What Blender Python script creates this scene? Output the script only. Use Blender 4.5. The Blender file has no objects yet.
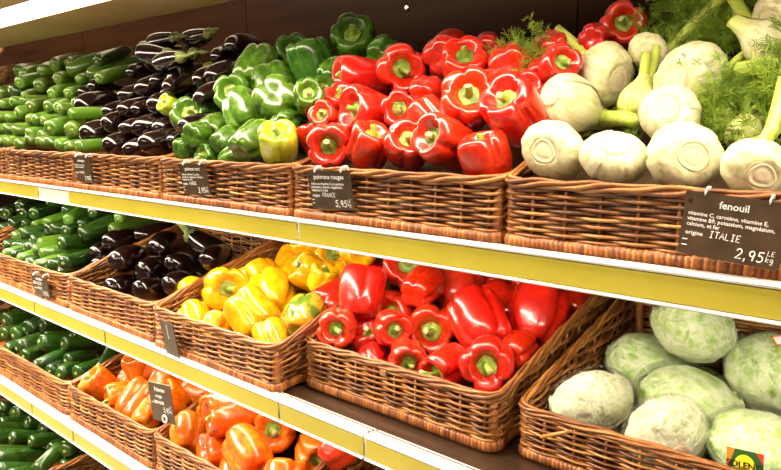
import bpy, math, random
import numpy as np
from mathutils import Vector, Matrix, Quaternion, noise
random.seed(7)
PI = math.pi
scene = bpy.context.scene
COL = scene.collection

# ------------------------------------------------------------------ camera
IW, IH, FPX = 781.0, 470.0, 690.0
EYE = 1.62                                   # camera height above the shop floor
YAW, PITCH = math.radians(41.8226), math.radians(8.8959)
RT = Vector((math.cos(YAW), math.sin(YAW), 0))
FH = Vector((-math.sin(YAW), math.cos(YAW), 0))
FW = FH * math.cos(PITCH) - Vector((0, 0, 1)) * math.sin(PITCH)
UP = RT.cross(FW)
CAM = Vector((0, 0, EYE))
cd = bpy.data.cameras.new('camera'); cam = bpy.data.objects.new('camera', cd); COL.objects.link(cam)
cd.sensor_width = 36.0; cd.lens = FPX / IW * 36.0; cd.clip_start = .02
cam.matrix_world = Matrix.Translation(CAM) @ Matrix((RT, UP, -FW)).transposed().to_4x4()
scene.camera = cam

# ------------------------------------------------------------------ world, lamps of the shop, exposure
w = bpy.data.worlds.new('shop_air'); scene.world = w; w.use_nodes = True
w.node_tree.nodes['Background'].inputs[0].default_value = (1.0, .84, .64, 1)
w.node_tree.nodes['Background'].inputs[1].default_value = .06
def area(name, loc, target, size, energy, col=(1, .88, .70)):
    l = bpy.data.lights.new(name, 'AREA'); l.shape = 'RECTANGLE'; l.size, l.size_y = size; l.energy = energy; l.color = col
    o = bpy.data.objects.new(name, l); COL.objects.link(o); o.location = loc
    o.rotation_euler = (Vector(target) - Vector(loc)).to_track_quat('-Z', 'Y').to_euler(); return o
# rows of ceiling lamps over the aisle behind the camera
area('ceiling_lamp', (-3.4, -.7, 3.2), (-2.4, 1.0, 1.0), (2.4, .4), 250)
area('ceiling_lamp', (.2, -1.0, 3.2), (-.4, 1.0, 1.0), (2.4, .4), 12)
area('ceiling_lamp', (-1.2, -2.6, 3.2), (-1.2, 1.0, .9), (3.0, .5), 26)
scene.view_settings.view_transform = 'Standard'; scene.view_settings.look = 'None'
scene.view_settings.exposure = .85; scene.view_settings.gamma = 1.0
scene.view_settings.use_curve_mapping = False

# ------------------------------------------------------------------ small helpers
def ray(u, v):
    return RT * (u - IW / 2) + UP * (IH / 2 - v) + FW * FPX
def at_y(u, v, y):
    d = ray(u, v); return CAM + d * (y / d.y)
def depth(p): return (p - CAM).dot(FW)
def camdir(a):
    return (RT * a[0] + UP * a[1] - FW * a[2]).normalized()

class MB:
    def __init__(s): s.v = []; s.f = []; s.m = []
    def add(s, vs, fs, mi=0):
        o = len(s.v); s.v += [tuple(p) for p in vs]; s.f += [tuple(i + o for i in f) for f in fs]; s.m += [mi] * len(fs)
    def box(s, a, b, mi=0):
        (x0, y0, z0), (x1, y1, z1) = a, b
        s.add([(x0,y0,z0),(x1,y0,z0),(x1,y1,z0),(x0,y1,z0),(x0,y0,z1),(x1,y0,z1),(x1,y1,z1),(x0,y1,z1)],
              [(0,3,2,1),(4,5,6,7),(0,1,5,4),(1,2,6,5),(2,3,7,6),(3,0,4,7)], mi)
    def tube(s, pts, rad, n=6, closed=False, mi=0, caps=True):
        pts = [Vector(p) for p in pts]; N = len(pts)
        if not hasattr(rad, '__len__'): rad = [rad] * N
        vs = []; ref = None
        for i in range(N):
            if closed: t = pts[(i + 1) % N] - pts[i - 1]
            else: t = pts[min(i + 1, N - 1)] - pts[max(i - 1, 0)]
            t.normalize()
            if ref is None:
                ref = Vector((0, 0, 1)) if abs(t.z) < .9 else Vector((1, 0, 0))
            a = (ref - t * ref.dot(t)).normalized(); b = t.cross(a); ref = a
            r = rad[i]; ra, rb = r if hasattr(r, '__len__') else (r, r)
            for k in range(n):
                c = 2 * PI * k / n; vs.append(pts[i] + a * (math.cos(c) * ra) + b * (math.sin(c) * rb))
        fs = []
        for i in range(N if closed else N - 1):
            j = (i + 1) % N
            for k in range(n):
                fs.append((i*n+k, i*n+(k+1) % n, j*n+(k+1) % n, j*n+k))
        if caps and not closed:
            fs.append(tuple(range(n))[::-1]); fs.append(tuple((N-1)*n+k for k in range(n)))
        s.add(vs, fs, mi)
    def rings(s, rr, mi=0, close_top=True, close_bot=True):
        """rr: list of rings, each a list of n points"""
        n = len(rr[0]); vs = [p for r in rr for p in r]; fs = []
        for i in range(len(rr) - 1):
            for k in range(n):
                fs.append((i*n+k, i*n+(k+1) % n, (i+1)*n+(k+1) % n, (i+1)*n+k))
        if close_bot: fs.append(tuple(range(n))[::-1])
        if close_top: fs.append(tuple((len(rr)-1)*n+k for k in range(n)))
        s.add(vs, fs, mi)
    def mesh(s, name, mats, smooth=True):
        me = bpy.data.meshes.new(name); me.from_pydata(s.v, [], s.f)
        for m in (mats if isinstance(mats, (list, tuple)) else [mats]): me.materials.append(m)
        me.polygons.foreach_set('material_index', s.m)
        if smooth: me.polygons.foreach_set('use_smooth', [True] * len(me.polygons))
        me.update(); return me

def obj(name, me, parent=None, loc=None, kind=None, label=None):
    o = bpy.data.objects.new(name, me); COL.objects.link(o)
    if parent: o.parent = parent
    if loc is not None: o.location = loc
    if kind: o['kind'] = kind
    if label: o['label'] = label
    return o
def tag(o, label, cat, group=None):
    o['label'] = label; o['category'] = cat
    if group: o['group'] = group
    return o
def thing(name, label, cat, loc=(0, 0, 0), group=None):
    o = bpy.data.objects.new(name, None); COL.objects.link(o); o.location = loc; o.empty_display_size = .03
    return tag(o, label, cat, group)
ORD = ['first','second','third','fourth','fifth','sixth','seventh','eighth','ninth','tenth','eleventh','twelfth','thirteenth','fourteenth','fifteenth','sixteenth']

# ------------------------------------------------------------------ materials
def mat(name, base, rough=.5, spec=.5, coat=0, metal=0, emit=None, estr=0, bump=None):
    m = bpy.data.materials.new(name); m.use_nodes = True; nt = m.node_tree; b = nt.nodes['Principled BSDF']
    b.inputs['Base Color'].default_value = (*base, 1); b.inputs['Roughness'].default_value = rough
    b.inputs['Specular IOR Level'].default_value = spec; b.inputs['Coat Weight'].default_value = coat
    b.inputs['Coat Roughness'].default_value = .045; b.inputs['Metallic'].default_value = metal
    if emit: b.inputs['Emission Color'].default_value = (*emit, 1); b.inputs['Emission Strength'].default_value = estr
    return m
def ramp(nt, fac, stops):
    r = nt.nodes.new('ShaderNodeValToRGB'); e = r.color_ramp.elements
    while len(e) < len(stops): e.new(.5)
    for i, (p, c) in enumerate(stops): e[i].position = p; e[i].color = (*c, 1)
    nt.links.new(fac, r.inputs[0]); return r.outputs[0]
def texco(nt, scale=(1, 1, 1), rnd=True):
    t = nt.nodes.new('ShaderNodeTexCoord'); mp = nt.nodes.new('ShaderNodeMapping'); mp.inputs['Scale'].default_value = scale
    nt.links.new(t.outputs['Object'], mp.inputs[0])
    if rnd:
        oi = nt.nodes.new('ShaderNodeObjectInfo'); ml = nt.nodes.new('ShaderNodeMath'); ml.operation = 'MULTIPLY'; ml.inputs[1].default_value = 37.0
        nt.links.new(oi.outputs['Random'], ml.inputs[0]); nt.links.new(ml.outputs[0], mp.inputs['Location'])
    return mp.outputs[0]
def noise_tex(nt, vec, scale, detail=3, rough=.5, dist=0):
    n = nt.nodes.new('ShaderNodeTexNoise'); n.inputs['Scale'].default_value = scale; n.inputs['Detail'].default_value = detail
    n.inputs['Roughness'].default_value = rough; n.inputs['Distortion'].default_value = dist
    nt.links.new(vec, n.inputs['Vector']); return n.outputs['Fac']
def add_bump(nt, fac, strength=.3, dist=.002):
    bp = nt.nodes.new('ShaderNodeBump'); bp.inputs['Strength'].default_value = strength; bp.inputs['Distance'].default_value = dist
    nt.links.new(fac, bp.inputs['Height']); nt.links.new(bp.outputs[0], nt.nodes['Principled BSDF'].inputs['Normal'])
def hue_var(nt, col, hv=.02, vv=.25, lo=None):
    """small per-object shift of hue and value"""
    oi = nt.nodes.new('ShaderNodeObjectInfo'); hs = nt.nodes.new('ShaderNodeHueSaturation')
    a = nt.nodes.new('ShaderNodeMapRange'); a.inputs[3].default_value = .5 - (hv if lo is None else lo); a.inputs[4].default_value = .5 + hv
    b = nt.nodes.new('ShaderNodeMapRange'); b.inputs[3].default_value = 1 - vv; b.inputs[4].default_value = 1 + vv
    fr = nt.nodes.new('ShaderNodeMath'); fr.operation = 'MULTIPLY'; fr.inputs[1].default_value = 7.31
    f2 = nt.nodes.new('ShaderNodeMath'); f2.operation = 'FRACT'
    nt.links.new(oi.outputs['Random'], fr.inputs[0]); nt.links.new(fr.outputs[0], f2.inputs[0])
    nt.links.new(oi.outputs['Random'], a.inputs[0]); nt.links.new(f2.outputs[0], b.inputs[0])
    nt.links.new(a.outputs[0], hs.inputs['Hue']); nt.links.new(b.outputs[0], hs.inputs['Value']); nt.links.new(col, hs.inputs['Color'])
    return hs.outputs[0]
def skin(name, stops, scale=(1, 1, 1), nscale=6, rough=.2, coat=.6, spec=.5, hv=.01, vv=.12, bump=0, bscale=40, detail=3, lo=None):
    m = mat(name, stops[0][1], rough, spec, coat); nt = m.node_tree
    vec = texco(nt, scale); c = ramp(nt, noise_tex(nt, vec, nscale, detail), stops)
    nt.links.new(hue_var(nt, c, hv, vv, lo), nt.nodes['Principled BSDF'].inputs['Base Color'])
    if bump: add_bump(nt, noise_tex(nt, vec, bscale, 2), bump, .002)
    return m
M = {}
M['red'] = skin('red_pepper_skin', [(.30, (.46, .003, .003)), (.62, (.66, .008, .003)), (.85, (.78, .04, .006))], rough=.30, lo=0, hv=.006, coat=.8)
M['green'] = skin('green_pepper_skin', [(.30, (.030, .095, .004)), (.60, (.070, .18, .009)), (.85, (.18, .30, .02))], rough=.26, coat=.4, hv=.018, vv=.2)
M['limegreen'] = skin('lime_pepper_skin', [(.30, (.36, .46, .02)), (.7, (.62, .62, .03))], rough=.25)
M['blush'] = skin('turning_pepper_skin', [(.32, (.09, .20, .015)), (.52, (.20, .22, .02)), (.68, (.42, .14, .02))], nscale=9, rough=.25)
M['yellow'] = skin('yellow_pepper_skin', [(.30, (.78, .32, .003)), (.55, (.86, .46, .005)), (.85, (.92, .58, .02))], rough=.22, hv=.008)
M['mottled'] = skin('half_ripe_pepper_skin', [(.32, (.80, .30, .01)), (.46, (.42, .32, .02)), (.60, (.09, .17, .012))], nscale=2.2, rough=.25)
M['orange'] = skin('orange_pepper_skin', [(.30, (.72, .095, .002)), (.60, (.83, .18, .003)), (.85, (.90, .29, .008))], rough=.28, coat=.45, hv=.008)
M['calyx'] = skin('pepper_calyx', [(.3, (.07, .15, .010)), (.5, (.20, .29, .03)), (.7, (.44, .50, .10))], nscale=7, rough=.5, coat=0, hv=.02, vv=.2)
M['stem'] = skin('pepper_stem', [(.3, (.12, .25, .015)), (.7, (.34, .46, .06))], nscale=40, rough=.5, coat=0, hv=.02, vv=.2)
M['cut'] = skin('cut_stem_end', [(.3, (.50, .50, .20)), (.7, (.70, .66, .34))], nscale=60, rough=.6, coat=0)
M['eggplant'] = skin('eggplant_skin', [(.30, (.005, .0015, .0018)), (.60, (.012, .0035, .0035)), (.85, (.04, .009, .006))], rough=.16, coat=.8, spec=.4, vv=.3)
M['eggcap'] = skin('eggplant_calyx', [(.3, (.10, .13, .03)), (.55, (.20, .24, .05)), (.8, (.34, .36, .11))], nscale=40, rough=.6, coat=0, vv=.25)
M['zucchini'] = skin('zucchini_skin', [(.32, (.035, .085, .005)), (.50, (.075, .17, .010)), (.68, (.14, .26, .016)), (.8, (.25, .36, .04))], scale=(1, 1, .22), nscale=70, rough=.28, coat=.35, hv=.015, vv=.3, detail=4)
M['dzucchini'] = skin('dark_zucchini_skin', [(.32, (.008, .026, .003)), (.50, (.017, .052, .005)), (.68, (.042, .10, .010)), (.8, (.10, .17, .03))], scale=(1, 1, .22), nscale=70, rough=.25, coat=.4, hv=.015, vv=.25, detail=4)
M['zstem'] = skin('zucchini_stem', [(.3, (.16, .26, .04)), (.7, (.40, .46, .14))], nscale=50, rough=.6, coat=0)
M['zscar'] = skin('blossom_scar', [(.3, (.22, .24, .06)), (.7, (.44, .42, .16))], nscale=90, rough=.7, coat=0)
M['potato'] = skin('tan_root_skin', [(.3, (.22, .11, .03)), (.55, (.33, .18, .06)), (.8, (.42, .25, .09))], nscale=20, rough=.7, coat=0, bump=.4)
M['fennel'] = skin('fennel_bulb_skin', [(.30, (.50, .45, .17)), (.48, (.68, .63, .38)), (.75, (.76, .73, .52))], scale=(1, 1, .14), nscale=11, rough=.38, coat=.15, hv=.006, vv=.05, bump=.22, bscale=90)
M['fennelroot'] = skin('fennel_root_cut', [(.30, (.60, .46, .22)), (.55, (.78, .70, .46)), (.8, (.84, .80, .60))], nscale=90, rough=.65, coat=0, vv=.06, bump=.4, bscale=120)
M['fennelring'] = skin('fennel_root_rim', [(.3, (.58, .42, .18)), (.7, (.80, .70, .44))], nscale=80, rough=.7, coat=0, bump=.5, bscale=120)
M['stalk'] = skin('fennel_stalk', [(.30, (.34, .46, .05)), (.55, (.50, .60, .10)), (.8, (.66, .70, .24))], scale=(1, 1, .1), nscale=110, rough=.4, coat=.1, vv=.12, bump=.2, bscale=140)
M['fennelgreen'] = skin('green_fennel_skin', [(.30, (.46, .50, .12)), (.55, (.62, .64, .24)), (.8, (.74, .74, .40))], scale=(1, 1, .14), nscale=11, rough=.4, coat=.1, vv=.05, bump=.22, bscale=90)
M['frond'] = skin('fennel_frond', [(.3, (.11, .24, .010)), (.7, (.36, .52, .04))], nscale=14, rough=.5, coat=0, hv=.02, vv=.25)
M['lettuce'] = skin('iceberg_leaf', [(.26, (.28, .50, .06)), (.42, (.48, .69, .18)), (.56, (.74, .85, .46)), (.76, (.90, .93, .72))], nscale=7, rough=.5, coat=0, spec=.3, hv=.008, vv=.06, bump=.6, bscale=22, detail=6)
M['lettucepale'] = skin('iceberg_pale_leaf', [(.26, (.50, .54, .22)), (.48, (.74, .72, .44)), (.75, (.88, .86, .68))], nscale=16, rough=.5, coat=0, spec=.3, hv=.008, vv=.06, bump=.3, bscale=36, detail=5)
M['vein'] = skin('iceberg_rib', [(.3, (.70, .76, .48)), (.7, (.86, .87, .70))], nscale=30, rough=.5, coat=0)
M['lettucecut'] = skin('iceberg_cut_base', [(.3, (.62, .36, .22)), (.7, (.82, .66, .46))], nscale=50, rough=.6, coat=0)
M['leafgreen'] = skin('loose_leaf_green', [(.3, (.10, .28, .02)), (.7, (.26, .46, .06))], nscale=30, rough=.5, coat=0)
def crinkle(m, vein_col, amt):
    nt = m.node_tree; bs = nt.nodes['Principled BSDF']; src = bs.inputs['Base Color'].links[0].from_socket
    vec = texco(nt, (1, 1, .55)); wn = nt.nodes.new('ShaderNodeTexNoise'); wn.inputs['Scale'].default_value = 5; nt.links.new(vec, wn.inputs['Vector'])
    ad = nt.nodes.new('ShaderNodeMixRGB'); ad.inputs[0].default_value = .12; nt.links.new(vec, ad.inputs[1]); nt.links.new(wn.outputs['Color'], ad.inputs[2])
    vo = nt.nodes.new('ShaderNodeTexVoronoi'); vo.feature = 'DISTANCE_TO_EDGE'; vo.inputs['Scale'].default_value = 6.5; nt.links.new(ad.outputs[0], vo.inputs['Vector'])
    f = ramp(nt, vo.outputs['Distance'], [(.0, (1, 1, 1)), (.05, (.55, .55, .55)), (.16, (0, 0, 0))])
    ml = nt.nodes.new('ShaderNodeMath'); ml.operation = 'MULTIPLY'; ml.inputs[1].default_value = amt; nt.links.new(f, ml.inputs[0])
    mxc = nt.nodes.new('ShaderNodeMixRGB'); nt.links.new(ml.outputs[0], mxc.inputs[0]); nt.links.new(src, mxc.inputs[1]); mxc.inputs[2].default_value = (*vein_col, 1); nt.links.new(mxc.outputs[0], bs.inputs['Base Color'])
    bp = nt.nodes.new('ShaderNodeBump'); bp.inputs['Strength'].default_value = .7; bp.inputs['Distance'].default_value = .008
    nt.links.new(vo.outputs['Distance'], bp.inputs['Height']); old = bs.inputs['Normal'].links[0].from_socket; nt.links.new(old, bp.inputs['Normal']); nt.links.new(bp.outputs[0], bs.inputs['Normal'])
crinkle(M['lettuce'], (.88, .90, .74), .5); crinkle(M['lettucepale'], (.92, .90, .78), .4)
# thin crinkled cling film
fm = bpy.data.materials.new('cling_film'); fm.use_nodes = True; nt = fm.node_tree; nt.nodes.remove(nt.nodes['Principled BSDF'])
tr = nt.nodes.new('ShaderNodeBsdfTransparent'); gl = nt.nodes.new('ShaderNodeBsdfGlossy'); gl.inputs['Roughness'].default_value = .10
mf = nt.nodes.new('ShaderNodeMath'); mf.operation = 'MULTIPLY_ADD'; mf.inputs[1].default_value = .5; mf.inputs[2].default_value = .06
mc = nt.nodes.new('ShaderNodeMath'); mc.operation = 'MINIMUM'; mc.inputs[1].default_value = .32
mx = nt.nodes.new('ShaderNodeMixShader'); fr = nt.nodes.new('ShaderNodeFresnel'); fr.inputs[0].default_value = 1.55
vec = texco(nt); bp = nt.nodes.new('ShaderNodeBump'); bp.inputs['Strength'].default_value = 1.0; bp.inputs['Distance'].default_value = .012
vo = nt.nodes.new('ShaderNodeTexVoronoi'); vo.feature = 'DISTANCE_TO_EDGE'; vo.inputs['Scale'].default_value = 6
wn = nt.nodes.new('ShaderNodeTexNoise'); wn.inputs['Scale'].default_value = 4; nt.links.new(vec, wn.inputs['Vector'])
ad = nt.nodes.new('ShaderNodeMixRGB'); ad.inputs[0].default_value = .25; nt.links.new(vec, ad.inputs[1]); nt.links.new(wn.outputs['Color'], ad.inputs[2]); nt.links.new(ad.outputs[0], vo.inputs['Vector'])
hsum = nt.nodes.new('ShaderNodeMath'); hsum.operation = 'ADD'; nt.links.new(vo.outputs['Distance'], hsum.inputs[0]); nt.links.new(noise_tex(nt, vec, 14, 4, .6, 1.0), hsum.inputs[1]); nt.links.new(hsum.outputs[0], bp.inputs['Height'])
for n_ in (gl, fr): nt.links.new(bp.outputs[0], n_.inputs['Normal'])
nt.links.new(fr.outputs[0], mf.inputs[0]); nt.links.new(mf.outputs[0], mc.inputs[0]); nt.links.new(mc.outputs[0], mx.inputs[0]); nt.links.new(tr.outputs[0], mx.inputs[1]); nt.links.new(gl.outputs[0], mx.inputs[2])
nt.links.new(mx.outputs[0], nt.nodes['Material Output'].inputs[0]); M['film'] = fm
# wicker: every rod its own shade through a vertex attribute, plus grain
def wicker(name, stops):
    m = mat(name, (.4, .2, .07), .42, .45, .12); nt = m.node_tree
    at = nt.nodes.new('ShaderNodeAttribute'); at.attribute_name = 'rod'
    n1 = noise_tex(nt, texco(nt), 34, 3, .6)
    mxn = nt.nodes.new('ShaderNodeMath'); mxn.operation = 'MULTIPLY_ADD'; mxn.inputs[1].default_value = .55
    sb = nt.nodes.new('ShaderNodeMath'); sb.operation = 'MULTIPLY_ADD'; sb.inputs[1].default_value = .62; sb.inputs[2].default_value = -.08
    nt.links.new(at.outputs['Fac'], sb.inputs[0]); nt.links.new(n1, mxn.inputs[0]); nt.links.new(sb.outputs[0], mxn.inputs[2])
    c = ramp(nt, mxn.outputs[0], stops); nt.links.new(c, nt.nodes['Principled BSDF'].inputs['Base Color'])
    add_bump(nt, noise_tex(nt, texco(nt), 300, 2), .15, .001); return m
M['wicker'] = wicker('wicker_rod', [(.12, (.06, .016, .004)), (.38, (.19, .058, .011)), (.62, (.34, .125, .025)), (.88, (.52, .25, .065))])
M['binding'] = wicker('wicker_binding', [(.12, (.12, .030, .007)), (.5, (.33, .10, .018)), (.88, (.52, .20, .04))])
M['board'] = skin('dark_shelf_board', [(.3, (.018, .008, .004)), (.7, (.045, .022, .010))], scale=(.2, 4, 1), nscale=12, rough=.35, coat=.2, vv=0, hv=0)
M['back'] = skin('dark_back_panel', [(.3, (.008, .0030, .0012)), (.7, (.015, .0058, .0025))], scale=(.3, 1, 3), nscale=5, rough=.3, spec=.012, coat=0, vv=0, hv=0)
M['hood'] = skin('beige_hood_enamel', [(.3, (.27, .18, .07)), (.7, (.34, .23, .095))], nscale=3, rough=.5, coat=0, vv=0, hv=0)
M['white'] = skin('white_enamel_rail', [(.3, (.56, .52, .46)), (.7, (.66, .62, .56))], nscale=8, rough=.35, coat=.2, vv=0, hv=0)
M['yellowstrip'] = skin('yellow_rail_strip', [(.3, (.38, .31, .026)), (.7, (.45, .37, .042))], nscale=5, rough=.3, coat=.2, vv=.06, hv=0)
M['tube'] = mat('lamp_tube_glow', (1, 1, 1), .5, emit=(1, .88, .68), estr=18.0)
M['plate'] = skin('brown_slate_plate', [(.3, (.040, .022, .010)), (.7, (.075, .040, .018))], nscale=40, rough=.4, coat=.1, vv=.1, hv=0)
M['print'] = mat('white_print', (.88, .85, .80), .6)
M['clip'] = mat('white_plastic_clip', (.85, .84, .80), .35)
M['screw'] = mat('steel_screw', (.7, .66, .6), .25, metal=1)
M['floor'] = skin('grey_shop_floor', [(.3, (.30, .27, .23)), (.7, (.36, .33, .28))], nscale=4, rough=.4, coat=0, vv=0, hv=0)
M['wall'] = mat('plain_wall_paint', (.55, .48, .38), .8)
for k, c in dict(st_green=(.02, .09, .015), st_yellow=(.85, .62, .02), st_orange=(.85, .20, .02), st_red=(.7, .03, .02), st_black=(.01, .01, .01)).items():
    M[k] = mat('sticker_' + k[3:], c, .4)

# ------------------------------------------------------------------ the setting
def struct(name, mb, m, smooth=False):
    o = obj(name, mb.mesh(name, m, smooth), kind='structure'); return o
XL, XR = -4.6, 1.0
YB = 1.48                                     # face of the back panel
b = MB(); b.box((-7, -5, -.05), (4, 1.75, 0)); struct('floor', b, M['floor'])
b = MB(); b.box((-7, 1.62, 0), (4, 1.75, 3.3)); struct('wall_back', b, M['wall'])
# dark glossy back panel boards of the case
bp_t = thing('back_panel', 'dark brown glossy panel standing behind the top row of baskets', 'panel', (0, YB, EYE - 1.4))
xs = [XL, -3.2, -1.98, -.76, .46, XR]
for i in range(5):
    b = MB(); b.box((xs[i] + .0015, 0, 0), (xs[i+1] - .0015, .02, 2.15)); obj('panel_board', b.mesh('panel_board', M['back'], False), bp_t)
for u, v in ((407, 8), (449, 34)):
    p = at_y(u, v, YB); b = MB()
    rr = [[(.0085 * math.cos(a) * k, -h, .0085 * math.sin(a) * k) for a in [2*PI*q/14 for q in range(14)]] for k, h in ((1, 0), (1, .0015), (.8, .003), (.35, .0036))]
    b.rings(rr); obj('screw', b.mesh('screw', M['screw']), bp_t, (p.x, 0, p.z - (EYE - 1.4)))
# lamp hood above the top row
HZ = EYE + .31
hood = thing('lamp_hood', 'beige lamp hood hanging above the top shelf', 'hood', (0, 0, HZ))
LY0, LY1 = .734, .861
b = MB(); b.box((XL, .44, 0), (XR, LY0, .012)); obj('front_panel', b.mesh('hood_front', M['hood'], False), hood)
b = MB(); b.box((XL, LY1, 0), (XR, 1.069, .012)); obj('rear_panel', b.mesh('hood_rear', M['hood'], False), hood)
b = MB(); b.box((XL, LY0 - .01, .055), (XR, LY1 + .01, .065)); b.box((XL, LY0 - .01, .012), (XR, LY0, .055)); b.box((XL, LY1, .012), (XR, LY1 + .01, .055)); obj('lamp_trough', b.mesh('lamp_trough', M['white'], False), hood)
b = MB(); b.box((XL, .42, -.03), (XR, .44, .16)); obj('fascia', b.mesh('hood_fascia', M['hood'], False), hood)
b = MB(); b.box((XL, .42, .16), (XR, 1.069, .172)); b.box((XL, 1.057, .012), (XR, 1.069, .16)); obj('casing', b.mesh('hood_casing', M['hood'], False), hood)
for x in (XL + .1, XR - .14):
    b = MB(); b.box((x, 1.069, .06), (x + .04, YB - .002, .10)); obj('bracket', b.mesh('hood_bracket', M['hood'], False), hood)
for i in range(4):
    x0 = XL + .04 + i * 1.39
    b = MB(); rr = []; yc = (LY0 + LY1) / 2
    for x in (x0, x0 + .01, x0 + 1.34, x0 + 1.35):
        rr.append([(x, yc + .052 * math.cos(a), .026 + .022 * math.sin(a)) for a in [2*PI*q/14 for q in range(14)]])
    b.rings(rr); obj('lamp_diffuser', b.mesh('lamp_diffuser', M['tube']), hood)

# shelves: dark board, white price rail in lengths with yellow strips, lamp tube under the front edge
M['tube2'] = mat('shelf_tube_glow', (1, 1, 1), .5, emit=(1, .89, .70), estr=21.0)
M['tube3'] = mat('lower_shelf_tube_glow', (1, 1, 1), .5, emit=(1, .89, .70), estr=9.5)
def shelf(name, label, zrel, yrail, joints, strips, rows_h=.042, lamps=True):
    z = EYE + zrel
    t = thing('display_shelf', label, 'shelf', (0, yrail, z), 'tiers of the produce display')
    b = MB(); b.box((XL, .03, -.022), (XR, YB - yrail, -.002)); obj('shelf_board', b.mesh('shelf_board', M['board'], False), t)
    for i in range(len(joints) - 1):
        x0, x1 = joints[i] + .003, joints[i+1] - .003
        # white extrusion: ridged top flange, front face, bottom lip
        prof = [(.034,-.003),(.034,.0005),(.0275,.002),(.0275,-.007),(.022,-.007),(.022,.003),(.016,.0035),(.016,-.007),(.0105,-.007),(.0105,.0045),(-.002,.0035),(-.006,.001),(-.005,-.002),(0,-.0035),
                (.003,-rows_h+.003),(-.005,-rows_h+.002),(-.007,-rows_h),(-.006,-rows_h-.002),(.008,-rows_h-.002),(.008,-.010),(.030,-.010)]
        b = MB(); n = len(prof)
        b.add([(x, y, zz) for x in (x0, x1) for y, zz in prof], [tuple((k, (k+1) % n, n+(k+1) % n, n+k)) for k in range(n)] + [tuple(range(n))[::-1], tuple(range(n, 2*n))])
        rail = obj('price_rail', b.mesh('price_rail', M['white'], False), t)
        if name == 'b' and x0 > -1.1:                    # dark strips added as the shade in the grooves between the ridges
            for ya, yb in ((.0225, .0270), (.0110, .0155)):
                g = MB(); g.box((x0 + .002, ya, -.006), (x1 - .002, yb, .0022)); obj('groove_shade', g.mesh('groove_shade', M['board'], False), rail)
    for x0, x1 in strips:
        b = MB(); b.box((x0 + .004, -.0030, -rows_h + .0035), (x1 - .004, .0005, -.004)); obj('yellow_strip', b.mesh('yellow_strip', M['yellowstrip'], False), t)
    for i in range(4):
        x0 = XL + .06 + i * 1.39; b = MB()
        b.rings([[(x, .062 + .013 * math.cos(a), -.038 + .013 * math.sin(a)) for a in [2*PI*q/10 for q in range(10)]] for x in (x0, x0 + .006, x0 + 1.25, x0 + 1.256)])
        if lamps: obj('lamp_tube', b.mesh('lamp_tube', M['tube2' if name == 'a' else 'tube3']), t)
    return t
SHELF_TOP, SHELF_MID, SHELF_LOW, SHELF_BOT = -.181, -.553, -.877, -1.205
shelf('a', 'top shelf with a yellow price strip under fennel and red peppers', SHELF_TOP, .872, [XL, -3.3, -2.26, -1.02, .2, XR], [(XL, -3.3), (-3.3, -2.26), (-2.04, -1.02), (-1.02, .2), (.2, XR)])
shelf('b', 'middle shelf with a ridged white rail under red peppers and lettuces', SHELF_MID, .848, [XL, -3.4, -2.295, -1.814, -1.062, -.82, .3, XR], [(XL, -3.4), (-3.4, -2.295), (-2.295, -1.814), (-1.814, -1.062), (-1.062, -.82), (-.82, .3)])
shelf('c', 'lower shelf with a yellow strip under dark zucchini and orange peppers', SHELF_LOW, .806, [XL, -3.3, -2.27, -1.1, .1, XR], [(XL, -3.3), (-3.3, -2.27), (-2.27, -1.97), (-1.97, -1.1), (-1.1, .1)])
shelf('d', 'lowest shelf under the cucumbers at the bottom left corner', SHELF_BOT, .665, [XL, -3.3, -2.2, -1.1, XR], [(XL, -3.3), (-3.3, -2.2), (-2.2, -1.1)], lamps=False)
# plinth under the lowest shelf
b = MB(); b.box((XL, .86, 0), (XR, YB - .005, EYE + SHELF_BOT - .05)); tag(obj('display_plinth', b.mesh('display_plinth', M['board'], False)), 'dark plinth carrying the lowest shelf of the display', 'plinth')

# ------------------------------------------------------------------ wicker baskets
def rrect(wd, dp, rc, n):
    segs = []; pts = []
    def arc(cx, cy, a0):
        return [(cx + rc*math.cos(a0 + PI/2*k/6), cy + rc*math.sin(a0 + PI/2*k/6)) for k in range(7)]
    poly = arc(wd-rc, rc, -PI/2) + arc(wd-rc, dp-rc, 0) + arc(rc, dp-rc, PI/2) + arc(rc, rc, PI)
    L = [0]
    for i in range(len(poly)): a, c = poly[i], poly[(i+1) % len(poly)]; L.append(L[-1] + math.hypot(c[0]-a[0], c[1]-a[1]))
    out = []; i = 0
    for k in range(n):
        s = L[-1] * k / n
        while L[i+1] < s: i += 1
        a, c = poly[i], poly[(i+1) % len(poly)]; t = (s - L[i]) / max(1e-9, L[i+1]-L[i])
        out.append((a[0]+(c[0]-a[0])*t, a[1]+(c[1]-a[1])*t))
    nor = []
    for k in range(n):
        a, c = out[k-1], out[(k+1) % n]; d = math.hypot(c[0]-a[0], c[1]-a[1]); nor.append(((c[1]-a[1])/d, -(c[0]-a[0])/d))
    return out, nor, L[-1]
BW, BD, HF, HB = .485, .47, .098, .245
def rod_attr(me, vals):
    a = me.attributes.new('rod', 'FLOAT', 'POINT'); a.data.foreach_set('value', vals)
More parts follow.
